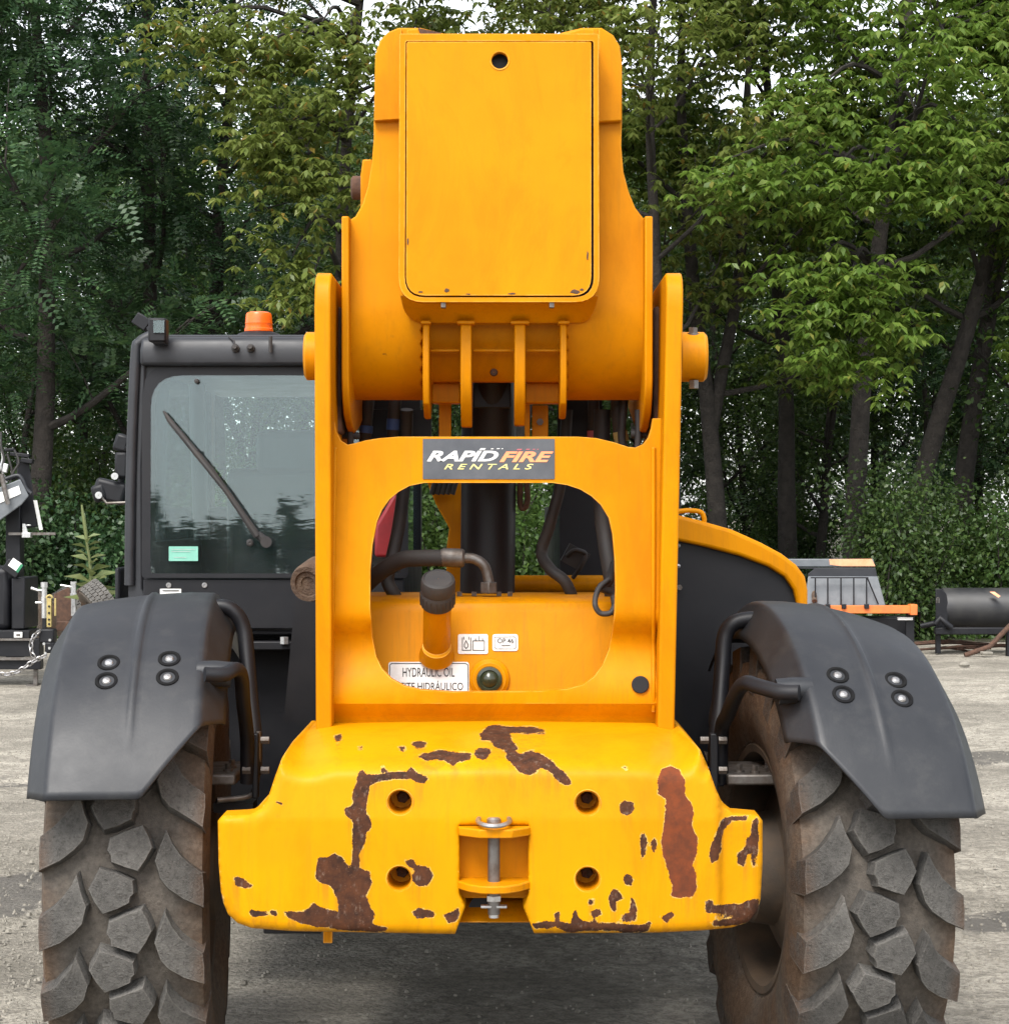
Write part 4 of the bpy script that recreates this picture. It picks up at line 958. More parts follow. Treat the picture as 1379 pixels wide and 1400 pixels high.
B_L = [lug_mesh(BLK, False, 22, 'centre_block', 20 + k) for k in range(3)]; B_R = [lug_mesh(BLK, True, 22, 'centre_block', 30 + k) for k in range(3)]
tb = tyre_mesh(); tyre_o = tb.build('wheel', M['tyre'], None, smooth=40, local=True); tyre_me = tyre_o.data; bpy.data.objects.remove(tyre_o)
b = B(); b.lathe([(-.175, .352), (-.182, .345), (-.178, .325), (-.12, .312), (-.08, .305), (-.02, .30), (.02, .22), (.03, .15), (.03, .001)], (0, 0, 0), (1, 0, 0), 56)
b.lathe([(.175, .352), (.182, .345), (.178, .325), (.12, .312), (.06, .305), (.02, .22)], (0, 0, 0), (1, 0, 0), 56)
rim_o = b.build('rim', M['rim'], None, smooth=35, local=True); rim_me = rim_o.data; bpy.data.objects.remove(rim_o)
b = B()
for k in range(64):      # the bead teeth round the rim edge
    a = 2 * math.pi * k / 64
    for s in (-1, 1):
        b.box((s * .176, .362 * math.cos(a), .362 * math.sin(a)), (.012, .018, .012), Matrix.Rotation(a, 3, 'X'))
bead_o = b.build('bead_teeth', M['tyre'], None, smooth=0, local=True); bead_me = bead_o.data; bpy.data.objects.remove(bead_o)
def child(me, name, parent, loc=(0, 0, 0), rot=(0, 0, 0)):
    o = bpy.data.objects.new(name, me); COL.objects.link(o); o.parent = parent; o.location = loc; o.rotation_euler = rot; return o
def wheel(x, y, z, yaw, phase, lugs=True, flip=1):
    w = bpy.data.objects.new('wheel', tyre_me); COL.objects.link(w); w.parent = T
    w.location = Vector((x, y, z)) - ORG['telehandler']; w.rotation_euler = (0, 0, yaw + (math.pi if flip < 0 else 0)); ORG[w.name] = Vector((x, y, z))
    child(rim_me, 'rim', w); child(bead_me, 'bead_teeth', w)['kind'] = 'stuff'
    items = []
    for k in range(NL):
        a = phase + 2 * math.pi * k / NL
        items += [(S_L[k % 3], 'side_lug', a), (S_R[(k + 1) % 3], 'side_lug', a + math.pi / NL * .95), (B_L[k % 3], 'centre_block', a + math.pi / NL * .45), (B_R[k % 3], 'centre_block', a + math.pi / NL * 1.45)]
    if lugs:
        for me, nm, a in items: child(me, nm, w, rot=(a, 0, 0))
    else:
        jb = B()
        for me, nm, a in items:
            mt = Matrix.Rotation(a, 3, 'X'); jb.add([mt @ v.co for v in me.vertices], [tuple(p.vertices) for p in me.polygons])
        tag(jb.build('tread', M['lug'], w, smooth=32, local=True), kind='stuff')
    return w
YL, YR = R(4.3), R(7.0)
CLW = Vector((-1.012, WD, HZ)); CRW = Vector((.885, WD, HZ))
wheel(*CLW, YL, .02); wheel(*CRW, YR, .115)
for sx, k in ((-1.02, 1), (.90, 1)):
    wheel(sx, 9.0, HZ, 0, .1, lugs=False)
# axle, knuckles
b = B(); b.tube([(-.78, WD, HZ), (-.5, WD, HZ), (-.2, WD, HZ), (.15, WD, HZ), (.45, WD, HZ), (.66, WD, HZ)], [.09, .08, .15, .15, .08, .09], 20); b.build('axle', M['black'], T, smooth=50)
for c, s, yw in ((CLW, 1, YL), (CRW, -1, YR)):
    b = B(); b.lathe([(.02, .26), (.10, .24), (.14, .16), (.20, .15), (.22, .10)], c, (s * math.cos(yw), s * math.sin(yw), 0), 28); HB = b.build('hub', M['rim'], T)
    b = B(); cc = c + Vector((s * .20, -.05, .27)); b.box(cc, (.16, .30, .03)); KN = b.build('steering_knuckle', M['dsteel'], T, bevel=.006)
    for dx, dy in ((-.04, -.10), (.0, -.12), (.05, -.08), (.05, .0)):
        b = B(); q0 = cc + Vector((dx, dy, .015)); b.cyl(q0, q0 + Vector((0, 0, .006)), .014, 12); b.cyl(q0, q0 + Vector((0, 0, .022)), .009, 6); b.build('bolt', M['dsteel'], KN)

# ---- fenders
def fender(c, yaw, side, dz, a0, sag):
    """side -1 left wheel (outer edge at -x), +1 right wheel"""
    RFd = .772
    sec = [(-.256, -.088), (-.254, -.078), (-.206, -.012), (-.201, -.005), (-.194, -.001), (-.186, 0), (-.10, .0025), (-.014, .003), (-.0095, .0055), (-.004, .0095), (.004, .0095), (.0095, .0055), (.014, .003), (.10, .0025), (.155, 0), (.168, -.001), (.177, -.006), (.182, -.014), (.224, -.085), (.232, -.105)]
    na = 64; a1 = R(125); b = B(); rows = []; fs_ = []
    for (p, q0), (n_, q1) in zip(sec[:-1], sec[1:]):
        k = max(1, int((n_ - p) / .012))
        fs_ += [(p + (n_ - p) * j / k, q0 + (q1 - q0) * j / k) for j in range(k)]
    fs_.append(sec[-1])
    for i in range(na + 1):
        row = []
        for (u, rr) in fs_:
            st = a0 + R(17.5) * max(0, (u - .035) / .17) + R(2.2) * max(0, (-.206 - u) / .05)   # the inner corner is cut off straight
            a = st + (a1 - st) * i / na; da = math.degrees(a - a0)
            if abs(u) < .012:                # the pressed rib starts some way up from the edge
                rr = .003 + (rr - .003) * max(0, min(1, (da - 9) / 18))
            rad = RFd + rr - sag * max(0, (.2 - u) / .4) ** 2 * min(1, da / 60)
            row.append((u if side < 0 else -u, -rad * math.cos(a), rad * math.sin(a)))
        rows.append(row)
    m = len(fs_)
    b.v = [p for r_ in rows for p in r_]; b.f = [(i * m + j, i * m + j + 1, (i + 1) * m + j + 1, (i + 1) * m + j) for i in range(na) for j in range(m - 1)]
    import bmesh
    o = b.build('fender', M['plastic'], T, smooth=38, local=True)
    bm = bmesh.new(); bm.from_mesh(o.data); bmesh.ops.remove_doubles(bm, verts=bm.verts, dist=.0004); bmesh.ops.recalc_face_normals(bm, faces=bm.faces)
    # faces must look away from the hub
    s0 = sum((f.normal.dot(Vector((0, f.calc_center_median().y, f.calc_center_median().z)))) * f.calc_area() for f in bm.faces)
    if s0 < 0: bmesh.ops.reverse_faces(bm, faces=bm.faces)
    bm.to_mesh(o.data); bm.free()
    mo = o.modifiers.new('thick', 'SOLIDIFY'); mo.thickness = .007; mo.offset = -1
    base = c + Vector((0, 0, dz)); o.location = base - ORG['telehandler']; o.rotation_euler = (0, 0, yaw); ORG[o.name] = base
    for (u, dg) in ((-.070, 28.5), (.085, 29.0), (-.070, 33.6), (.085, 34.1)):
        a = a0 + R(dg - 3); u_ = u if side < 0 else -u; rad = RFd + .0025 - sag * max(0, (.2 - u) / .4) ** 2 * min(1, (dg - 3) / 60)
        nrm = Vector((0, -math.cos(a), math.sin(a))); q0 = nrm * rad + Vector((u_, 0, 0))
        w = B(); w.lathe([(-.004, .030), (.003, .029), (.0045, .026), (.004, .022), (-.003, .017), (-.004, .001)], q0, nrm, 24); wo = w.build('washer', M['matte'], o, local=True)
        w = B(); w.lathe([(-.004, .0115), (.001, .0115), (.004, .009), (.0055, .0005)], q0, nrm, 18); child_o = w.build('bolt', M['steel'], wo, local=True)
    # moulded boss where the lower stay enters the inner edge
    a = a0 + R(29.3); nrm = Vector((0, -math.cos(a), math.sin(a))); tv = Vector((0, math.sin(a), math.cos(a)))
    ui = -side
    w = B(); q0 = nrm * (RFd - .025); w.tube([q0 + Vector((ui * .155, 0, 0)), q0 + Vector((ui * .20, 0, 0)) - nrm * .004, q0 + Vector((ui * .245, 0, 0)) - nrm * .01], [.030, .034, .034], 18); w.build('stay_boss', M['plastic'], o, smooth=60, local=True)
    return o
FL = fender(CLW + Vector((0.022, 0, 0)), YL, -1, .0, R(22), .034); FRt = fender(CRW + Vector((.0, 0, 0)), YR, 1, -.022, R(20), .072)
def stay(pts, r, parent=None):
    b = B(); b.tube(bez(pts, 7), r, 14); return b.build('fender_stay', M['black'], T, smooth=60)
stay([P(262, 838, 5.72), P(300, 829, 5.72), P(322, 838, 5.72), P(334, 862, 5.72), P(338, 900, 5.70), P(343, 960, 5.66), P(348, 1010, 5.62), P(347, 1060, 5.60)], .0215)
stay([P(280, 922, 5.24), P(306, 922, 5.26), P(322, 915, 5.30), P(330, 925, 5.36), P(333, 960, 5.45), P(338, 1010, 5.55), P(338, 1070, 5.58)], .0195)
stay([P(1052, 846, 5.75), P(1020, 847, 5.75), P(1000, 854, 5.75), P(990, 872, 5.75), P(987, 910, 5.73), P(983, 970, 5.68), P(979, 1010, 5.64), P(978, 1075, 5.62)], .0225)
stay([P(1092, 947, 5.22), P(1066, 946, 5.24), P(1035, 938, 5.30), P(1020, 934, 5.34), P(1008, 945, 5.40), P(995, 975, 5.50), P(986, 1000, 5.58), P(985, 1070, 5.62)], .0205)
for (x, s) in ((350, 1), (975, -1)):
    b = B(); b.span(P(x - 5, 1003, 5.57), P(x + 5, 1090, 5.60)); pl_ = b.build('stay_plate', M['black'], T, bevel=.004)
    for py in (1012, 1053):
        for dx in (7, -7 if s > 0 else -7):
            b = B(); c = P(x + dx, py, 5.56); b.cyl(c, c + Vector((.022 * (1 if dx > 0 else -1), 0, 0)), .011, 6); b.build('bolt', M['dsteel'], pl_)
b = B(); b.tube(bez([P(297, 1094, 5.55), P(335, 1090, 5.58), P(348, 1080, 5.60), P(353, 1050, 5.60), P(353, 1000, 5.60)], 5), .008, 8); b.build('brake_pipe', M['dsteel'], T, smooth=60)
b = B(); b.span(P(292, 1098, 5.60), P(352, 1104, 5.70)); b.build('axle_bracket', M['black'], T)

# ================================================================== trees and plants
def mesh_quads(name, V, mat, nv=4):
    """V: (n, nv, 3) separate faces"""
    n = len(V); me = bpy.data.meshes.new(name)
    me.vertices.add(n * nv); me.vertices.foreach_set('co', np.ascontiguousarray(V, dtype=np.float32).ravel())
    me.loops.add(n * nv); me.loops.foreach_set('vertex_index', np.arange(n * nv, dtype=np.int32))
    me.polygons.add(n); me.polygons.foreach_set('loop_start', np.arange(0, n * nv, nv, dtype=np.int32))
    me.update(calc_edges=True); me.materials.append(mat); return me
def unit(a): return a / np.maximum(np.linalg.norm(a, axis=-1, keepdims=True), 1e-9)
def leaf_quads(C, D, size, g, droop=.5, wide=.62):
    """diamond leaves at C pointing roughly along D"""
    n = len(C); t = unit(D + g.normal(0, .55, (n, 3)) + np.array([0, 0, -droop])); up = unit(g.normal(0, .55, (n, 3)) + np.array([0, -.25, .8]))
    s = unit(np.cross(t, up)); nn = np.cross(s, t); L = (size * g.uniform(.65, 1.25, n))[:, None]
    w = L * wide * .5
    a = C; b_ = C + t * L * .42 + s * w + nn * L * .10; c = C + t * L - nn * L * .08; d = C + t * L * .42 - s * w + nn * L * .10
    return np.stack([a, b_, c, d], 1)
def spray_quads(C, D, length, g, pairs=7):
    """compound leaves: leaflets in pairs along a drooping stalk"""
    n = len(C); t = unit(D + g.normal(0, .5, (n, 3)) + np.array([0, 0, -.25])); up = unit(g.normal(0, .35, (n, 3)) + np.array([0, 0, 1.])); s = unit(np.cross(t, up)); o = []
    L = length * g.uniform(.7, 1.25, n)
    for k in range(pairs):
        f = (k + .6) / pairs; base = C + t * (L * f)[:, None] + np.array([0, 0, -1]) * (L * f * f * .35)[:, None]
        for sg in (-1, 1):
            dv = unit(s * sg + t * .35 + g.normal(0, .12, (n, 3))); l = (L * .30 * (1 - .35 * f))[:, None]; w = unit(t + g.normal(0, .1, (n, 3))) * l * .26
            o.append(np.stack([base, base + dv * l * .5 + w, base + dv * l, base + dv * l * .5 - w], 1))
    return np.concatenate(o)
def whorl_quads(C, size, g, k=6):
    """drooping rosettes: k long leaves hanging round each twig end"""
    o = []; n = len(C); a0 = g.uniform(0, 6.28, n); dr = g.uniform(.15, .9, n)
    for i in range(k):
        a = a0 + 2 * math.pi * i / k + g.normal(0, .3, n); t = unit(np.stack([np.cos(a), np.sin(a), -dr + g.normal(0, .2, n)], 1))
        up = unit(np.array([0, 0, 1.]) + g.normal(0, .25, (n, 3))); s = unit(np.cross(t, up)); nn = np.cross(s, t); L = (size * g.uniform(.7, 1.25, n))[:, None]; w = L * .22
        o.append(np.stack([C + t * L * .06, C + t * L * .5 + s * w + nn * L * .02, C + t * L - np.array([0, 0, 1]) * L * .16, C + t * L * .5 - s * w + nn * L * .02], 1))
    return np.concatenate(o)
def limb_path(p, d, length, r, seg=5, up=.12, wob=.16):
    pts = [Vector(p)]; d = Vector(d).normalized()
    for k in range(seg):
        d = (d + Vector((r.uniform(-wob, wob), r.uniform(-wob, wob), up + r.uniform(-wob, wob) * .6))).normalized(); pts.append(pts[-1] + d * length / seg)
    return pts
def tree_meshes(seed, height=11, r0=.16, first=2.4, nl=11, ll=2.8, leaf='maple', size=.13, per=46, cr=.42, lean=(0, 0), mat='leaf_mid', fork=False, sub=5, droop=.5, extra=(), low=True):
    r = random.Random(seed); g = np.random.default_rng(seed); b = B()
    tp = [Vector((0, 0, -.05))]; d = Vector((lean[0], lean[1], 1)).normalized()
    for k in range(10):
        d = (d + Vector((r.uniform(-.07, .07) - lean[0] * .03, r.uniform(-.07, .07), .04))).normalized(); tp.append(tp[-1] + d * height / 10)
    tp = bez(tp, 2)
    rr = [r0 * (1.25 if k == 0 else 1) * (1 - .82 * k / (len(tp) - 1)) for k in range(len(tp))]
    b.tube(tp, rr, 10, cap=False)
    cc = []; cdir = []
    def addc(p, dd, s=1.0): cc.append((p.x, p.y, p.z, s)); cdir.append(tuple(dd))
    def limbs(tp, rr, first, nl, ll):
        n = len(tp)
        for k in range(nl):
            f = (k + r.uniform(.1, .9)) / nl; z = first + (height * .97 - first) * f
            i = min(range(n), key=lambda q: abs(tp[q].z - z)); p = tp[i]; az = k * 2.4 + r.uniform(-.5, .5)
            el = .25 + .55 * f + r.uniform(-.2, .2); L = ll * (1.05 - .55 * f) * r.uniform(.75, 1.2)
            dd = Vector((math.cos(az) * math.cos(el), math.sin(az) * math.cos(el), math.sin(el)))
            pp = limb_path(p, dd, L, r, 6); rl = max(.018, rr[i] * .48)
            b.tube(pp, [rl * (1 - .8 * q / 6) for q in range(7)], 6, cap=False)
            for q in range(sub):
                t = .3 + .7 * (q + r.random()) / sub; j = min(5, int(t * 6)); p2 = pp[j].lerp(pp[j + 1], t * 6 - j)
                d2 = (pp[j + 1] - pp[j]).normalized() + Vector((r.uniform(-1, 1), r.uniform(-1, 1), r.uniform(-.5, .5))); l2 = L * r.uniform(.22, .42)
                p3 = limb_path(p2, d2, l2, r, 3, up=-.02); b.tube(p3, [.014, .011, .008, .004], 4, cap=False)
                for w in (1, 2, 3): addc(p3[w], (p3[w] - p3[w - 1]).normalized(), 1.0)
            addc(pp[-1], (pp[-1] - pp[-2]).normalized(), 1.1)
    limbs(tp, rr, first, nl, ll)
    if fork:
        i = len(tp) // 4; pp = limb_path(tp[i], (fork, r.uniform(-.2, .2), 1.0), height * .7, r, 8, wob=.08); r2 = [rr[i] * .85 * (1 - .8 * q / 8) for q in range(9)]
        b.tube(pp, r2, 9, cap=False); limbs(pp, r2, first + .8, nl // 2, ll * .8)
    for (x, y, z, s) in extra:
        q = Vector((x, y, z)); i = min(range(len(tp)), key=lambda k: abs(tp[k].z - (z + .4))); pm = tp[i].lerp(q, .55) + Vector((0, 0, .35))
        b.tube(bez([tp[i], pm, q], 4), [.05 * (1 - .85 * k / 8) for k in range(9)], 5, cap=False); 
        for k in range(6): addc(q + Vector((r.uniform(-.45, .45), r.uniform(-.3, .3), r.uniform(-.55, .25))), Vector((0, -.5, -.5)), s)
    C0 = np.array(cc); D0 = np.array(cdir); idx = np.repeat(np.arange(len(C0)), per)
    off = g.normal(0, 1, (len(idx), 3)) * np.array([1, 1, .62]) * cr * C0[idx, 3:4] * .62
    C = C0[idx, :3] + off; Dv = unit(off + D0[idx] * .4)
    if leaf == 'locust':
        k = slice(None, None, 6); V = spray_quads(C[k], Dv[k], size, g)
    elif leaf == 'whorl':
        k = slice(None, None, 6); Cw = C0[idx[k], :3] + g.normal(0, 1, (len(idx[k]), 3)) * np.array([1, 1, .42]) * cr * C0[idx[k], 3:4] * .66
        V = whorl_quads(Cw, size, g)
    else:
        V = leaf_quads(C, Dv, size, g, droop)
    me = mesh_quads('crown', V, M[mat])
    tm = b.build('trunk', M['bark'], None, smooth=60, local=True); t_me = tm.data; bpy.data.objects.remove(tm)
    return t_me, me
def put_tree(px, d, pr, label, group, rz=0, sc=1.0, name='woodland_tree', z=0, cat='tree'):
    t = empty(name, (XP(px, d), d, z), label, cat, group); t.rotation_euler = (0, 0, rz); t.scale = (sc, sc, sc)
    child(pr[0], 'trunk', t); child(pr[1], 'crown', t); return t

loc1 = tree_meshes(11, 11, .17, 2.6, 13, 3.2, 'locust', .35, 74, .52, mat='leaf_dark', sub=6)
loc2 = tree_meshes(12, 12, .15, 1.8, 13, 2.8, 'locust', .34, 74, .50, lean=(.06, 0), mat='leaf_dark', sub=6)
yel1 = tree_meshes(21, 11, .12, 3.6, 13, 2.9, 'whorl', .13, 84, .46, mat='leaf_yellow', droop=.8, lean=(-.05, 0))
map1 = tree_meshes(31, 11, .17, 3.4, 14, 3.1, 'whorl', .14, 86, .46, mat='leaf_maple', droop=.7)
map2 = tree_meshes(32, 11, .15, 3.0, 13, 2.9, 'whorl', .14, 86, .46, mat='leaf_maple', droop=.6, fork=.25)
mid1 = tree_meshes(41, 9, .12, 1.2, 13, 2.6, 'maple', .11, 60, .5, mat='leaf_mid')
mid2 = tree_meshes(42, 9, .11, 1.0, 12, 2.4, 'maple', .105, 60, .5, mat='leaf_mid', fork=-.3)
midl = tree_meshes(43, 8, .09, .8, 12, 2.4, 'locust', .32, 54, .5, mat='leaf_dark')
# the big tree on the right with the pale branch hanging low in front
hang = []
for (px, py, s) in ((1128, 395, 1.0), (1160, 385, 1.0), (1150, 425, 1.0), (1178, 440, .9), (1160, 465, .8), (1110, 370, .9), (1190, 400, .8), (1230, 240, .9), (1275, 235, 1), (1140, 235, 1.0), (1180, 250, 1), (1110, 130, 1), (1000, 215, 1), (1050, 250, 1), (1250, 150, 1.1), (1320, 180, 1.1), (1300, 60, 1.1), (1220, 40, 1.1)):
    q = P(px, py, 24.3); base = Vector((XP(1165, 26.5), 26.5, 0)); hang.append((q.x - base.x, q.y - base.y, q.z, s))
bigm = tree_meshes(33, 12, .15, 4.6, 13, 3.0, 'whorl', .14, 86, .44, mat='leaf_maple', droop=.8, extra=hang)
hang2 = []
for (px, py, s) in ((250, 30, 1), (300, 20, 1), (350, 50, 1), (400, 60, 1.1), (440, 30, 1), (330, 90, 1), (380, 190, .9), (420, 200, 1), (460, 215, 1), (390, 240, .9), (440, 150, 1), (490, 120, 1), (480, 40, 1), (400, 350, .8), (430, 370, .7), (370, 205, .8)):
    q = P(px, py, 25.0); base = Vector((XP(470, 27.5), 27.5, 0)); hang2.append((q.x - base.x, q.y - base.y, q.z, s))
yelb = tree_meshes(22, 12, .13, 5.2, 11, 2.6, 'whorl', .13, 84, .44, mat='leaf_yellow', droop=.7, extra=hang2)
lean1 = tree_meshes(34, 10, .17, 3.6, 11, 2.6, 'whorl', .14, 86, .46, lean=(.24, .05), mat='leaf_mid')

put_tree(1165, 26.5, bigm, 'maple with a straight grey trunk and pale leafy branch hanging low at right', None, name='maple_tree')
put_tree(1212, 28.2, lean1, 'tree with a thick trunk leaning right behind the straight trunked maple', None, name='leaning_tree')
put_tree(470, 27.5, yelb, 'yellowing tree reaching over the gap between cab and boom tail', None, name='yellowing_tree')
put_tree(985, 29.0, map2, 'twin trunked tree rising beyond the engine hood of the telehandler', None, rz=.6, name='twin_trunk_tree')
put_tree(52, 27.0, loc1, 'dark feathery locust tree standing at the far left edge', None, rz=.2, name='locust_tree')
put_tree(205, 29.5, loc2, 'dark feathery locust tree rising behind the cab roof', None, rz=2.2, name='locust_tree')
put_tree(300, 31.0, loc1, 'dark locust tree behind the yellowing tree', None, rz=4.0, name='locust_tree')
tl_ = put_tree(-110, 26.0, loc2, 'dark locust tree whose boughs enter from the left edge', None, rz=1.0, name='locust_tree')
put_tree(930, 27.0, yel1, 'yellow green tree with hanging leaves right of the boom tail', None, rz=1.1, name='yellowing_tree')
put_tree(690, 29.0, yel1, 'yellow green tree directly behind the boom tail', None, rz=3.5, name='yellowing_tree')
put_tree(1300, 29.5, map1, 'dark trunked maple forking low behind the black roller', None, rz=2.5, name='maple_tree')
put_tree(1460, 28.0, map2, 'maple whose boughs enter from the right edge', None, rz=5.0, name='maple_tree')
put_tree(1075, 31.5, map1, 'slender maple between the twin trunked tree and straight maple', None, rz=.9, sc=.95, name='maple_tree')
FARL = {}
FARL[mid1[0].name] = 'thin single stemmed tree standing deep in the shaded wood'; FARL[mid2[0].name] = 'thin forked tree standing deep in the shaded wood'; FARL[midl[0].name] = 'thin feathery locust tree standing deep in the shaded wood'
far = [(20, 36, midl, .9), (130, 38, mid1, .9), (250, 36, midl, .85), (340, 39, mid2, 1), (430, 36, mid1, .9), (520, 40, mid2, .95), (610, 37, mid1, .9), (700, 39, mid2, .95), (790, 36, mid1, .9), (870, 40, mid2, .95), (960, 37, mid1, .85), (1040, 39, midl, .9), (1110, 36, mid2, .9), (1190, 39, mid1, .9), (1260, 36, midl, .85), (1340, 38, mid2, .95), (1420, 36, mid1, .9), (-60, 38, mid2, 1),
       (70, 46, mid1, 1.05), (190, 48, mid2, 1.05), (300, 47, midl, 1.1), (400, 49, mid1, 1.05), (560, 47, mid2, 1.05), (660, 48, mid1, 1.1), (760, 47, mid2, 1.05), (840, 49, midl, 1.1), (920, 46, mid1, 1.05), (1010, 48, mid2, 1.0), (1100, 47, mid1, 1.05), (1180, 49, midl, 1.1), (1280, 46, mid2, 1.1), (1380, 48, mid1, 1.1)]
far += [(px, 57, (mid1, mid2, midl)[k % 3], 1.3) for k, px in enumerate(range(-20, 1420, 80))]
for k, (px, d, pr, sc) in enumerate(far):
    put_tree(px + rnd.uniform(-20, 20), d + rnd.uniform(-1.5, 1.5), pr, FARL[pr[0].name], {mid1[0].name: 'single stemmed trees', mid2[0].name: 'forked trees', midl[0].name: 'feathery locusts'}[pr[0].name] + ' deep in the wood', rz=rnd.uniform(0, 6.28), sc=sc)
# the wood goes on to both sides
for k in range(26):
    sd = -1 if k % 2 else 1; d = (28, 33, 38, 45)[(k // 2) % 4] + rnd.uniform(-1.5, 1.5)
    x = sd * (d * .27 + 1.0 + (k // 2) * 1.25); pr = (mid1, mid2, midl)[k % 3]
    put_tree(CX + x * F / d, d, pr, FARL[pr[0].name], {mid1[0].name: 'single stemmed trees', mid2[0].name: 'forked trees', midl[0].name: 'feathery locusts'}[pr[0].name] + ' deep in the wood', rz=rnd.uniform(0, 6.28), sc=rnd.uniform(1.0, 1.3))
# shrubs under the trees
def bush_meshes(seed, h=1.8, w=1.3, n=90, per=60, size=.10, mat='leaf_bush', cr=.26):
    r = random.Random(seed); g = np.random.default_rng(seed); b = B(); cc = []
    for k in range(n // 6):
        az = r.uniform(0, 6.28); L = h * r.uniform(.6, 1.0); sp = w / h * r.uniform(.1, .8)
        pp = limb_path((r.uniform(-.25, .25) * w, r.uniform(-.25, .25) * w, 0), (math.cos(az) * sp, math.sin(az) * sp, 1), L, r, 5, up=.02)
        b.tube(pp, [.018, .015, .012, .01, .007, .004], 5, cap=False)
        for q in range(6):
            t = .15 + .85 * q / 5; j = min(4, int(t * 5)); p = pp[j].lerp(pp[j + 1], t * 5 - j); cc.append((p.x + r.uniform(-.15, .15), p.y + r.uniform(-.15, .15), p.z))
    C0 = np.array(cc); idx = np.repeat(np.arange(len(C0)), per); off = g.normal(0, 1, (len(idx), 3)) * cr * .62
    C = C0[idx] + off; C[:, 2] = np.maximum(C[:, 2], .03)
    V = leaf_quads(C, unit(off), size, g, .35)
    sm = b.build('stem', M['bark'], None, smooth=60, local=True); s_me = sm.data; bpy.data.objects.remove(sm)
    return s_me, mesh_quads('foliage', V, M[mat])
bu = [bush_meshes(51, 1.7, 1.5, 90, 120, .065), bush_meshes(52, 2.3, 1.5, 96, 120, .07), bush_meshes(53, 2.0, 1.8, 90, 110, .07, 'leaf_mid'), bush_meshes(54, 1.5, 1.6, 84, 110, .07, 'leaf_dark')]
BL = ['bright green bush growing at the edge of the wood', 'tall bright green bush growing at the edge of the wood', 'mid green bush growing in the shade of the wood', 'low dark bush growing in the shade of the wood']
def put_bush(px, d, k, sc=1.0, label=None):
    t = empty('bush', (XP(px, d), d, 0), label or BL[k], 'bush', None if label else ['bright bushes along the wood', 'tall bushes along the wood', 'mid green bushes in the wood', 'dark bushes in the wood'][k]); t.rotation_euler = (0, 0, rnd.uniform(0, 6.28)); t.scale = (sc, sc, sc)
    child(bu[k][0], 'stem', t); child(bu[k][1], 'foliage', t)
put_bush(1228, 25.6, 1, .95, 'bright leafy bush between the orange implement and the black roller')
put_bush(1372, 26.2, 0, 1.15, 'bright bush standing behind the black roller at the right edge')
for (px, d, k, s) in ((1300, 28.5, 3, .45), (1130, 30.5, 3, .6), (1030, 31, 3, .7), (950, 28, 3, .7), (880, 29, 2, .9), (750, 28, 2, 1.1), (720, 26.5, 2, 1.1), (600, 26.6, 2, 1.15), (480, 27, 2, 1.1), (400, 28, 2, 1.2), (330, 27, 3, 1.2), (260, 27.5, 2, 1.1), (190, 28, 3, 1.2), (120, 26.8, 3, 1.2), (80, 28, 2, 1.2), (20, 26.6, 3, 1.3), (590, 31, 1, 1.2), (980, 36, 2, .8), (1100, 38, 1, .9), (1250, 37, 2, .8), (1340, 36, 2, .8), (1420, 29, 2, 1.0), (150, 31, 2, 1.4), (30, 31, 2, 1.4), (300, 31, 2, 1.3), (860, 33, 2, 1.2), (1190, 42, 1, 1.1), (1040, 42, 2, 1.2)):
    put_bush(px, d, k, s)
for k in range(20):
    sd = -1 if k % 2 else 1; d = 28 + 4 * (k % 3); x = sd * (d * .27 + .8 + (k // 2) * 1.5); put_bush(CX + x * F / d, d, 2 + k % 2, 1.5)
# ground cover of low leaves along the wood edge
g = np.random.default_rng(77); n_ = 36000
x = g.uniform(-14, 14, n_); y = 25.3 + np.abs(g.normal(0, 1.6, n_)); z = np.abs(g.normal(0, .16, n_)) * (1 + np.sin(x * 2.1) * .6)
o = bpy.data.objects.new('undergrowth', mesh_quads('undergrowth', leaf_quads(np.stack([x, y, z], 1), g.normal(0, 1, (n_, 3)), .065, g, -.3), M['leaf_mid'])); COL.objects.link(o)
tag(o, 'low leafy undergrowth along the foot of the trees', kind='stuff')
# the wood on the far side of the lot, behind the photographer (mirrored in the cab window)
n_ = 15000; x = g.uniform(-75, 75, n_); hz = 6.5 + .5 * np.sin(x * .31) + .4 * np.sin(x * .83 + 1) + .3 * np.sin(x * 2.3)
z = hz * g.uniform(0, 1, n_) ** .7; y = -62 + g.normal(0, 2.2, n_)
o = bpy.data.objects.new('distant_wood', mesh_quads('distant_wood', leaf_quads(np.stack([x, y, z], 1), g.normal(0, 1, (n_, 3)), .95, g, 0, .8), M['leaf_dark'])); COL.objects.link(o)
tag(o, 'far off wood on the opposite side of the lot', kind='stuff')

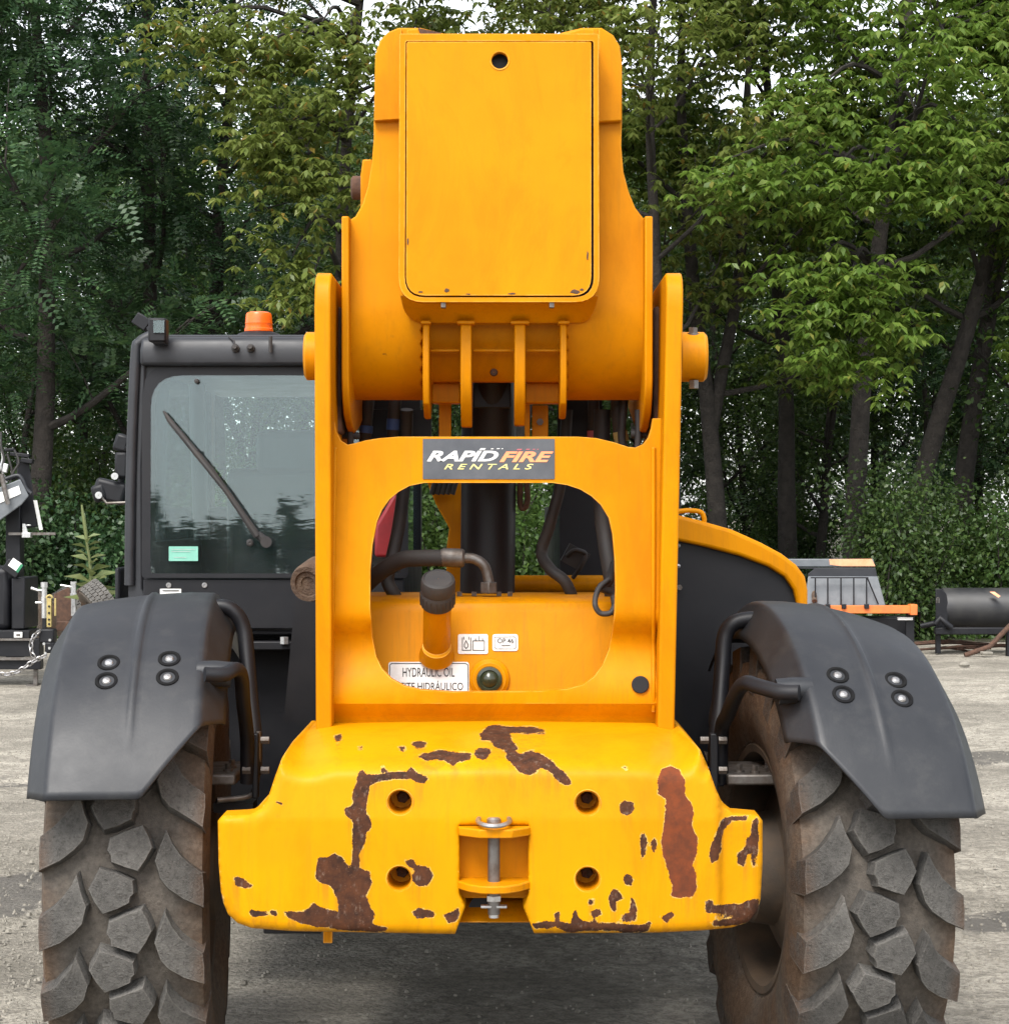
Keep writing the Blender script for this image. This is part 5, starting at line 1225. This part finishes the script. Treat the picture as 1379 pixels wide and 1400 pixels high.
# tall weed beyond the left fender
wd = 18.5; wb = Vector((XP(123, wd), wd, 0)); we = empty('tall_weed', wb, 'tall pale weed with a bare tip growing behind the loose tyre', 'plant')
b = B(); top = P(112, 690, wd); b.tube(bez([wb, P(125, 800, wd), P(119, 740, wd), top], 5), [.016] * 8 + [.013] * 3 + [.017, .017, .016, .012, .008], 7); b.build('stem', M['weed'], we)
r = random.Random(5)
for k in range(26):
    py = 735 + k * 3.6; px = 119 + (py - 735) * .10; az = k * 2.4 + r.uniform(-.3, .3); L = (.13 + .20 * k / 26) * r.uniform(.8, 1.2); c = P(px, py, wd)
    t = Vector((math.cos(az), math.sin(az) * .8, .5)).normalized(); s_ = (t.cross(Vector((0, 0, 1))).normalized() + Vector((0, 0, .5 * (1 if k % 2 else -1)))).normalized(); b = B()
    b.add([c, c + t * L * .45 + s_ * L * .19, c + t * L + Vector((0, 0, -.25 * L)), c + t * L * .45 - s_ * L * .19, c + t * L * .5 + Vector((0, 0, -.02))], [(0, 1, 4), (1, 2, 4), (2, 3, 4), (3, 0, 4)])
    b.build('leaf', M['weed'], we, smooth=0)

# ================================================================== machinery parked at the back
# black trailer at the far left
d0 = 19.0
TR = empty('trailer', P(10, 935, d0), 'black trailer tongue with safety chain and white stickers at the left edge', 'trailer')
b = B(); b.span(P(-60, 775, d0), P(14, 862, d0) + Vector((0, .6, 0))); b.build('tool_box', M['black'], TR, bevel=.06, seg=3)
b = B(); b.span(P(16, 790, d0 - .05), P(36, 860, d0) + Vector((0, .5, 0))); b.build('front_box', M['black'], TR, bevel=.012)
b = B(); b.span(P(-70, 862, d0 - .1), P(44, 872, d0) + Vector((0, .3, 0))); b.span(P(-70, 874, d0 - .1), P(58, 897, d0) + Vector((0, .08, 0))); b.build('tongue_beam', M['black'], TR, bevel=.006)
b = B(); b.span(P(-70, 899, d0 - .16), P(47, 902, d0 - .1)); b.span(P(-70, 873, d0 - .14), P(46, 875.5, d0 - .1)); b.build('edge_trim', M['dsteel'], TR)
b = B(); b.span(P(-70, 902, d0 - .12), P(60, 914, d0)); b.build('lower_beam', M['black'], TR, bevel=.006)
b = B(); b.span(P(19.5, 864, d0 - .125), P(31, 871.5, d0 - .118)); lb = b.build('sticker', M['white'], TR); b = B(); b.span(P(22.5, 866.5, d0 - .13), P(28, 869.5, d0 - .127)); b.build('print', M['dsteel'], lb)
b = B(); b.box(P(21, 772, d0 - .1), (.10, .004, .085), Matrix.Rotation(R(35), 3, 'Y')); st_ = b.build('sticker', M['white'], TR)
b = B(); b.box(P(27, 777, d0 - .104), (.025, .004, .085), Matrix.Rotation(R(35), 3, 'Y')); b.build('sticker_edge', simple('green_edge', (.02, .2, .09)), st_)
b = B(); b.box(P(18, 777, d0 - .06), (.16, .06, .12), Matrix.Rotation(R(35), 3, 'Y')); b.build('lamp_housing', M['black'], TR, bevel=.01)
def jack(px, d, base, parent, lab):
    b = B(); b.cyl(P(px, 800, d), P(px, 845, d), .026, 16); b.cyl(P(px, 796, d), P(px, 803, d), .034, 16); b.cyl(P(px, 816, d), P(px, 822, d), .033, 16); J = b.build('jack_tube', M['zinc'], parent, smooth=40)
    b = B(); b.tube([P(px, 807, d), P(px - 9, 807, d), P(px - 18, 804, d)], [.012, .012, .016], 8); b.build('crank_handle', M['zinc'], J)
    b = B(); b.span(P(px - 3, 843, d - .02), P(px + 3, base, d + .02)); b.build('jack_leg', M['black'], J); return J
J = jack(61, d0 - .15, 870, TR, '')
b = B(); b.cyl(P(49, 824, d0 - .15), P(58, 824, d0 - .15), .012, 8); b.build('jack_pin', M['zinc'], J)
b = B(); b.span(P(64, 818, d0 - .25), P(71.5, 857, d0 - .21)); b.tube([P(68 + 4 * math.cos(t), 818 + 4 * math.sin(t), d0 - .23) for t in np.linspace(math.pi, 2 * math.pi, 9)], .011, 8); b.span(P(74.5, 818, d0 - .23), P(77.5, 842, d0 - .21)); b.build('coupler_bracket', M['straw'], TR, bevel=.003)
for py in (829, 838, 847, 853):
    b = B(); c = P(67.5, py, d0 - .253); b.cyl(c, c + Vector((0, -.006, 0)), .010, 10); b.build('bracket_hole', M['black'], TR)
b = B(); b.box(P(66, 869, d0 - .2), (.14, .14, .13)); b.box(P(70, 885, d0 - .22), (.09, .12, .10)); b.build('coupler', M['black'], TR, bevel=.015)
for px, py in ((69, 875), (61, 880), (68.5, 886), (63, 893)):
    b = B(); c = P(px, py, d0 - .29); b.cyl(c, c + Vector((0, -.02, 0)), .013, 6); b.build('nut', M['zinc'], TR)
b = B(); b.span(P(46, 912, d0 - .05), P(53, 936, d0)); b.span(P(36, 936, d0 - .12), P(56, 939, d0 + .05)); b.build('stand_leg', M['dsteel'], TR)
# chain, link by link
def chain(pts, name, lab, parent=None, r=.006, L=.038):
    path = bez(pts, 24); acc = [0]
    for a, c in zip(path[:-1], path[1:]): acc.append(acc[-1] + (c - a).length)
    n = int(acc[-1] / (L * .72)); t = empty(name, path[0], lab, 'chain') ; k = 0
    lm = B(); lm.tube([(.5 * L * math.cos(q) * (1 if abs(math.cos(q)) < .7 else 1), .5 * L * .62 * math.sin(q), 0) for q in np.linspace(0, 2 * math.pi, 13)], r, 5, cap=False); lo = lm.build('chain_link', M['steel'], None, smooth=60, local=True); lme = lo.data; bpy.data.objects.remove(lo)
    for i in range(n):
        s_ = (i + .5) / n * acc[-1]; j = max(0, min(len(path) - 2, int(np.searchsorted(acc, s_)) - 1)); p = path[j].lerp(path[j + 1], (s_ - acc[j]) / max(1e-6, acc[j + 1] - acc[j])); d = (path[j + 1] - path[j]).normalized()
        q = d.to_track_quat('X', 'Z'); m = q.to_matrix() @ Matrix.Rotation(math.pi / 2 * (i % 2) + .5, 3, 'X')
        o = child(lme, 'chain_link', t, p - path[0]); o.rotation_euler = m.to_euler()
    return t
chain([P(-6, 920, d0 - .32), P(8, 922, d0 - .32), P(25, 918, d0 - .32), P(45, 905, d0 - .32), P(63, 896, d0 - .3)], 'safety_chain', 'steel safety chain drooping below the trailer tongue', L=.06, r=.008)
chain([P(55, 862, d0 - .3), P(47, 870, d0 - .3), P(43, 880, d0 - .3), P(44, 893, d0 - .3), P(48, 899, d0 - .3)], 'safety_chain', 'short steel chain hanging upright in front of the trailer tongue', L=.06, r=.008)
# second trailer behind, mostly hidden by the fender
d1 = 20.6
T2 = empty('trailer', P(105, 905, d1), 'second trailer with a silver jack partly hidden by the left fender', 'trailer')
b = B(); b.span(P(75, 850, d1), P(190, 862, d1 + .1) ); b.span(P(88, 862, d1), P(94, 905, d1 + .05)); b.build('tongue_beam', M['rust'], T2, bevel=.006)
b = B(); b.cyl(P(101, 795, d1), P(101, 842, d1), .026, 16); b.cyl(P(101, 795, d1), P(101, 799, d1), .033, 16); b.cyl(P(101, 811, d1), P(101, 814, d1), .036, 16); J2 = b.build('jack_tube', M['zinc'], T2, smooth=40)
b = B(); b.cyl(P(83, 800, d1), P(101, 803, d1), .012, 8); b.build('crank_handle', M['zinc'], J2)
b = B(); b.span(P(98, 815, d1 - .04), P(104, 828, d1)); b.build('jack_collar', M['zinc'], J2)
b = B(); b.prism([(74, 812), (96, 802), (99, 845), (80, 862), (74, 850)], lambda x, y: P(x, y, d1 + .2), lambda x, y: P(x, y, d1 + .3)); b.build('rusty_gusset', M['rust'], T2, bevel=.006)
# loose tyres
def loose_tyre(c, ax, ro, w, lab, tread=True):
    t = empty('loose_tyre', c, lab, 'tyre'); prof = [(-w * .38, ro * .58), (-w * .5, ro * .72), (-w * .48, ro * .9), (-w * .36, ro * .97), (w * .36, ro * .97), (w * .48, ro * .9), (w * .5, ro * .72), (w * .38, ro * .58)]
    b = B(); b.lathe(prof, c, ax, 40, close=True); b.build('carcass', M['tyre'], t, smooth=35)
    if tread:
        A = Vector(ax).normalized(); e1 = A.orthogonal().normalized(); e2 = A.cross(e1); b = B(); rr = random.Random(3)
        for k in range(44):
            for j, u in enumerate((-.36, -.12, .12, .36)):
                g_ = 2 * math.pi * (k + .5 * (j % 2)) / 44; rd = e1 * math.cos(g_) + e2 * math.sin(g_); tg = A.cross(rd); m = Matrix((A, tg, rd)).transposed(); b.box(Vector(c) + rd * ro * .985 + A * u * w * .95, (w * .2, ro * .115, ro * .06), m @ Matrix.Rotation(rr.uniform(-.3, .3), 3, 'Z'))
        tag(b.build('tread', M['lug'], t, smooth=0), kind='stuff')
    return t
loose_tyre(P(36, 847, 20.2), (.25, 1, 0), .30, .22, 'worn tyre standing behind the black trailer front box', False)
loose_tyre(P(143, 838, 18.2), (.78, .35, .52), .30, .20, 'chunky treaded tyre leaning just beyond the left fender')
loose_tyre(P(100, 850, 21.6), (.7, .5, .5), .36, .24, 'tyre leaning behind the silver jacks')
# raised black implement at the left edge
d2 = 21.0
IM = empty('raised_implement', P(10, 905, d2), 'black raised machine arm with tilted white striped panel at left edge', 'implement')
b = B(); b.span(P(8, 690, d2), P(34, 905, d2 + .2)); b.build('mast', M['black'], IM, bevel=.01)
b = B(); b.prism([(22, 628), (40, 630), (52, 720), (30, 724)], lambda x, y: P(x, y, d2 + .05), lambda x, y: P(x, y, d2 + .18)); b.build('arm_box', M['black'], IM, bevel=.01)
b = B(); b.prism([(-60, 740), (-60, 690), (28, 655), (40, 678), (30, 690), (0, 712)], lambda x, y: P(x, y, d2 - .25), lambda x, y: P(x, y, d2 - .05)); PN = b.build('tilted_panel', M['greywall'], IM, bevel=.01)
plate([(-40, 688), (26, 664), (29, 675), (-40, 706)], [], d2 - .26, .006).build('white_stripe', M['white'], PN, smooth=0)
b = B(); b.tube([P(2, 648, d2 - .32), P(6, 665, d2 - .32), P(11, 688, d2 - .32)], [.028, .026, .024], 10); b.cyl(P(11, 687, d2 - .36), P(11, 687, d2 - .30), .022, 14); b.build('link_arm', M['dsteel'], IM, smooth=60)
b = B(); b.tube(bez([P(8, 655, d2 - .2), P(24, 650, d2 - .2), P(31, 656, d2 - .2), P(36, 668, d2 - .2), P(43, 675, d2 - .2)], 5), .022, 10); b.build('bent_pipe', M['cab'], IM, smooth=60)
b = B(); b.prism([(46, 684), (51, 684), (59, 724), (54, 725)], lambda x, y: P(x, y, d2 + .02), lambda x, y: P(x, y, d2 + .05)); b.build('reflective_strip', M['white'], IM)
b = B(); b.span(P(12, 728, d2 - .1), P(77, 731.5, d2 - .07)); b.build('cross_bar', M['dsteel'], IM)
b = B(); b.span(P(30, 728, d2 - .15), P(45, 735, d2 - .05)); b.prism([(31, 716), (35, 716), (39, 729), (31, 729)], lambda x, y: P(x, y, d2 - .13), lambda x, y: P(x, y, d2 - .1)); b.span(P(36, 717, d2 - .13), P(43, 719, d2 - .1)); b.build('clamp', M['zinc'], IM, bevel=.004)
b = B(); b.box(P(38, 630, d2), (.12, .1, .05), Matrix.Rotation(.15, 3, 'Y')); b.box(P(28, 622, d2), (.2, .08, .04), Matrix.Rotation(.12, 3, 'Y')); b.box(P(14, 615, d2), (.10, .06, .03), Matrix.Rotation(-.1, 3, 'Y')); b.build('valve_block', M['black'], IM, bevel=.008)
for k, pts in enumerate(([(0, 600), (4, 625), (2, 640), (10, 660)], [(10, 620), (16, 640), (18, 655), (28, 650)], [(20, 615), (26, 632), (19, 645), (14, 660)], [(2, 590), (2, 610), (6, 628), (3, 646)])):
    b = B(); b.tube(bez([P(x, y, d2 - .15 - .02 * k) for x, y in pts], 5), .012, 8); b.build('hose', M['rubber'] if k else M['zinc'], IM, smooth=60)
b = B(); b.box(P(8, 640, d2 - .2), (.05, .05, .09), Matrix.Rotation(.2, 3, 'Y')); b.build('fitting', M['zinc'], IM, bevel=.006)

# orange and black implement beyond the right fender
d3 = 22.0
SP = empty('guarded_implement', P(1170, 905, d3), 'dark implement with faded orange lid and barred guard behind the right fender', 'implement')
b = B(); b.prism([(1060, 764), (1193, 764), (1196, 775), (1060, 775)], lambda x, y: P(x, y, d3 + .25), lambda x, y: P(x, y, d3 + 1.0)); LDk = b.build('lid', M['greywall'], SP, bevel=.01)
plate([(1133, 764.5), (1191, 764), (1196, 774), (1150, 774), (1134, 772)], [], d3 + .245, .006).build('faded_patch', M['peach_paint'], LDk, smooth=0)
b = B(); b.prism([(1060, 776), (1196, 776), (1199, 789), (1104, 789), (1104, 784), (1112, 778)], lambda x, y: P(x, y, d3 + .2), lambda x, y: P(x, y, d3 + .9)); b.build('hood_edge', M['cab'], SP, bevel=.012)
b = B(); b.prism([(1104, 788), (1199, 788), (1210, 828), (1100, 828)], lambda x, y: P(x, y, d3 + .12 + (y - 788) * -.002), lambda x, y: P(x, y, d3 + .9)); b.build('back_panel', M['greywall'], SP, bevel=.008)
b = B(); b.span(P(1108, 789, d3), P(1186, 790.6, d3 + .02)); b.build('guard_rail', M['black'], SP)
for px in (1114, 1131, 1149, 1166.5, 1184):
    b = B(); b.cyl(P(px, 790, d3 + .01), P(px, 828, d3 + .01), .008, 8); b.build('guard_bar', M['black'], SP)
b = B(); b.cyl(P(1185, 790, d3 + .01), P(1200, 826, d3 + .01), .008, 8); b.build('guard_brace', M['black'], SP)
b = B(); b.span(P(1085, 828, d3 - .12), P(1248, 838, d3)); b.span(P(1244, 826.5, d3 - .14), P(1249.5, 840, d3 + .02)); b.build('orange_beam', M['orange_paint'], SP, bevel=.006)
for px in (1131, 1153, 1184):
    b = B(); b.box(P(px, 829, d3 - .13), (.05, .04, .05)); b.build('lug', M['black'], SP, bevel=.006)
b = B(); b.span(P(1227, 844, d3 - .05), P(1246, 847.5, d3)); b.build('white_strip', M['white'], SP)
for q0, q1 in ((P(1238, 838, d3), P(1248, 905, d3 + .05)), (P(1120, 838, d3 + .3), P(1132, 905, d3 + .35))):
    b = B(); b.span(q0, q1); b.build('frame_leg', M['black'], SP, bevel=.006)
b = B(); b.span(P(1085, 845, d3 + .2), P(1236, 880, d3 + .7)); b.build('chassis_box', M['black'], SP, bevel=.006)
b = B(); b.tube([P(1100, 800, d3 + .3), P(1112, 810, d3 + .1), P(1113, 822, d3)], .03, 8); b.build('hose', M['brown'], SP, smooth=60)
# black roller at the right edge
d4 = 23.0
RL = empty('roller', P(1340, 893, d4), 'long black drum roller with a steel end frame by the wood', 'roller')
zc = ZP(832, d4); rd = 27.5 * d4 / F; xa = XP(1292, d4)
b = B(); b.lathe([(0, .001), (0, rd * .96), (.02, rd), (2.2, rd), (2.2, .001)], (xa, d4 + .2, zc), (1, 0, 0), 48); DRM = b.build('drum', simple('worn_black_drum', (.014, .0145, .017), (.032, .031, .030), .45, scale=5), RL, smooth=40)
b = B(); b.prism([(1278, 805), (1287, 805), (1293, 812), (1296, 830), (1295, 850), (1290, 860), (1278, 860)], lambda x, y: P(x, y, d4 - .02), lambda x, y: P(x, y, d4 + .45)); EP = b.build('end_plate', M['black'], RL, bevel=.008)
strokes('bracket_mark', [[(1280, 824), (1280, 817), (1283, 817), (1283, 824)]], d4 - .02, M['dsteel'], EP, 1.2)
b = B(); b.span(P(1278, 858, d4 - .1), P(1450, 867, d4)); b.build('frame_rail', M['black'], RL, bevel=.01)
for q0, q1 in ((P(1279, 860, d4 + .0), P(1284, 893, d4 + .06)), (P(1376, 864, d4 - .2), P(1386, 899, d4 - .12))):
    b = B(); b.span(q0, q1); b.build('frame_leg', M['black'], RL, bevel=.004)
b = B(); b.tube([P(1278, 853, d4 - .1), P(1285, 845, d4 - .12), P(1292, 852, d4 - .14), P(1300, 858, d4 - .14)], .035, 10); b.tube([P(1258, 856, d4 + .05), P(1278, 852, d4)], [.03, .035], 10); b.build('hitch_arm', M['black'], RL, smooth=50)
b = B(); b.tube([P(1318, 896, d4 - .3), P(1352, 884, d4 - .28), P(1385, 850, d4 - .25)], .028, 10); b.build('tow_bar', M['rust'], RL)
b = B(); b.prism([(1352, 809), (1359, 809), (1367, 815), (1364, 817)], lambda x, y: P(x, y, d4 - .075 + (y - 809) * -.010), lambda x, y: P(x, y, d4 - .04 + (y - 809) * -.010)); b.build('bare_scrape', M['peach_paint'], DRM, smooth=0)
# sticks and slabs lying under the roller
r = random.Random(9)
for k in range(12):
    px = r.uniform(1285, 1375); c = P(px, 0, d4 + r.uniform(.1, .7)); c.z = r.uniform(.03, .12); b = B(); a = r.uniform(-.5, .5); L = r.uniform(.2, .5)
    b.tube([c - Vector((L * math.cos(a), .1, 0)), c + Vector((0, 0, .02)), c + Vector((L * math.cos(a), .1, L * math.sin(a) * .25))], [.014, .018, .010], 6)
    tag(b.build('stick', M['rust'], None, smooth=60), 'thin dead stick lying on the ground under the black roller', 'stick', 'sticks under the roller')
b = B(); b.box(P(1348, 893, d4 - .35), (.12, .1, .035), Matrix.Rotation(.2, 3, 'Z')); tag(b.build('stone', M['stone'], None, bevel=.01), 'flat pale stone lying in front of the roller', 'stone')
b = B(); b.lathe([(0, .05), (.02, .06), (.045, .035), (.05, .001)], P(1318, 911, 21.2) * 1, (0, 0, 1), 9); tag(b.build('stone', M['stone'], None, smooth=0), 'small pale stone lying alone on the lot near the roller', 'stone')
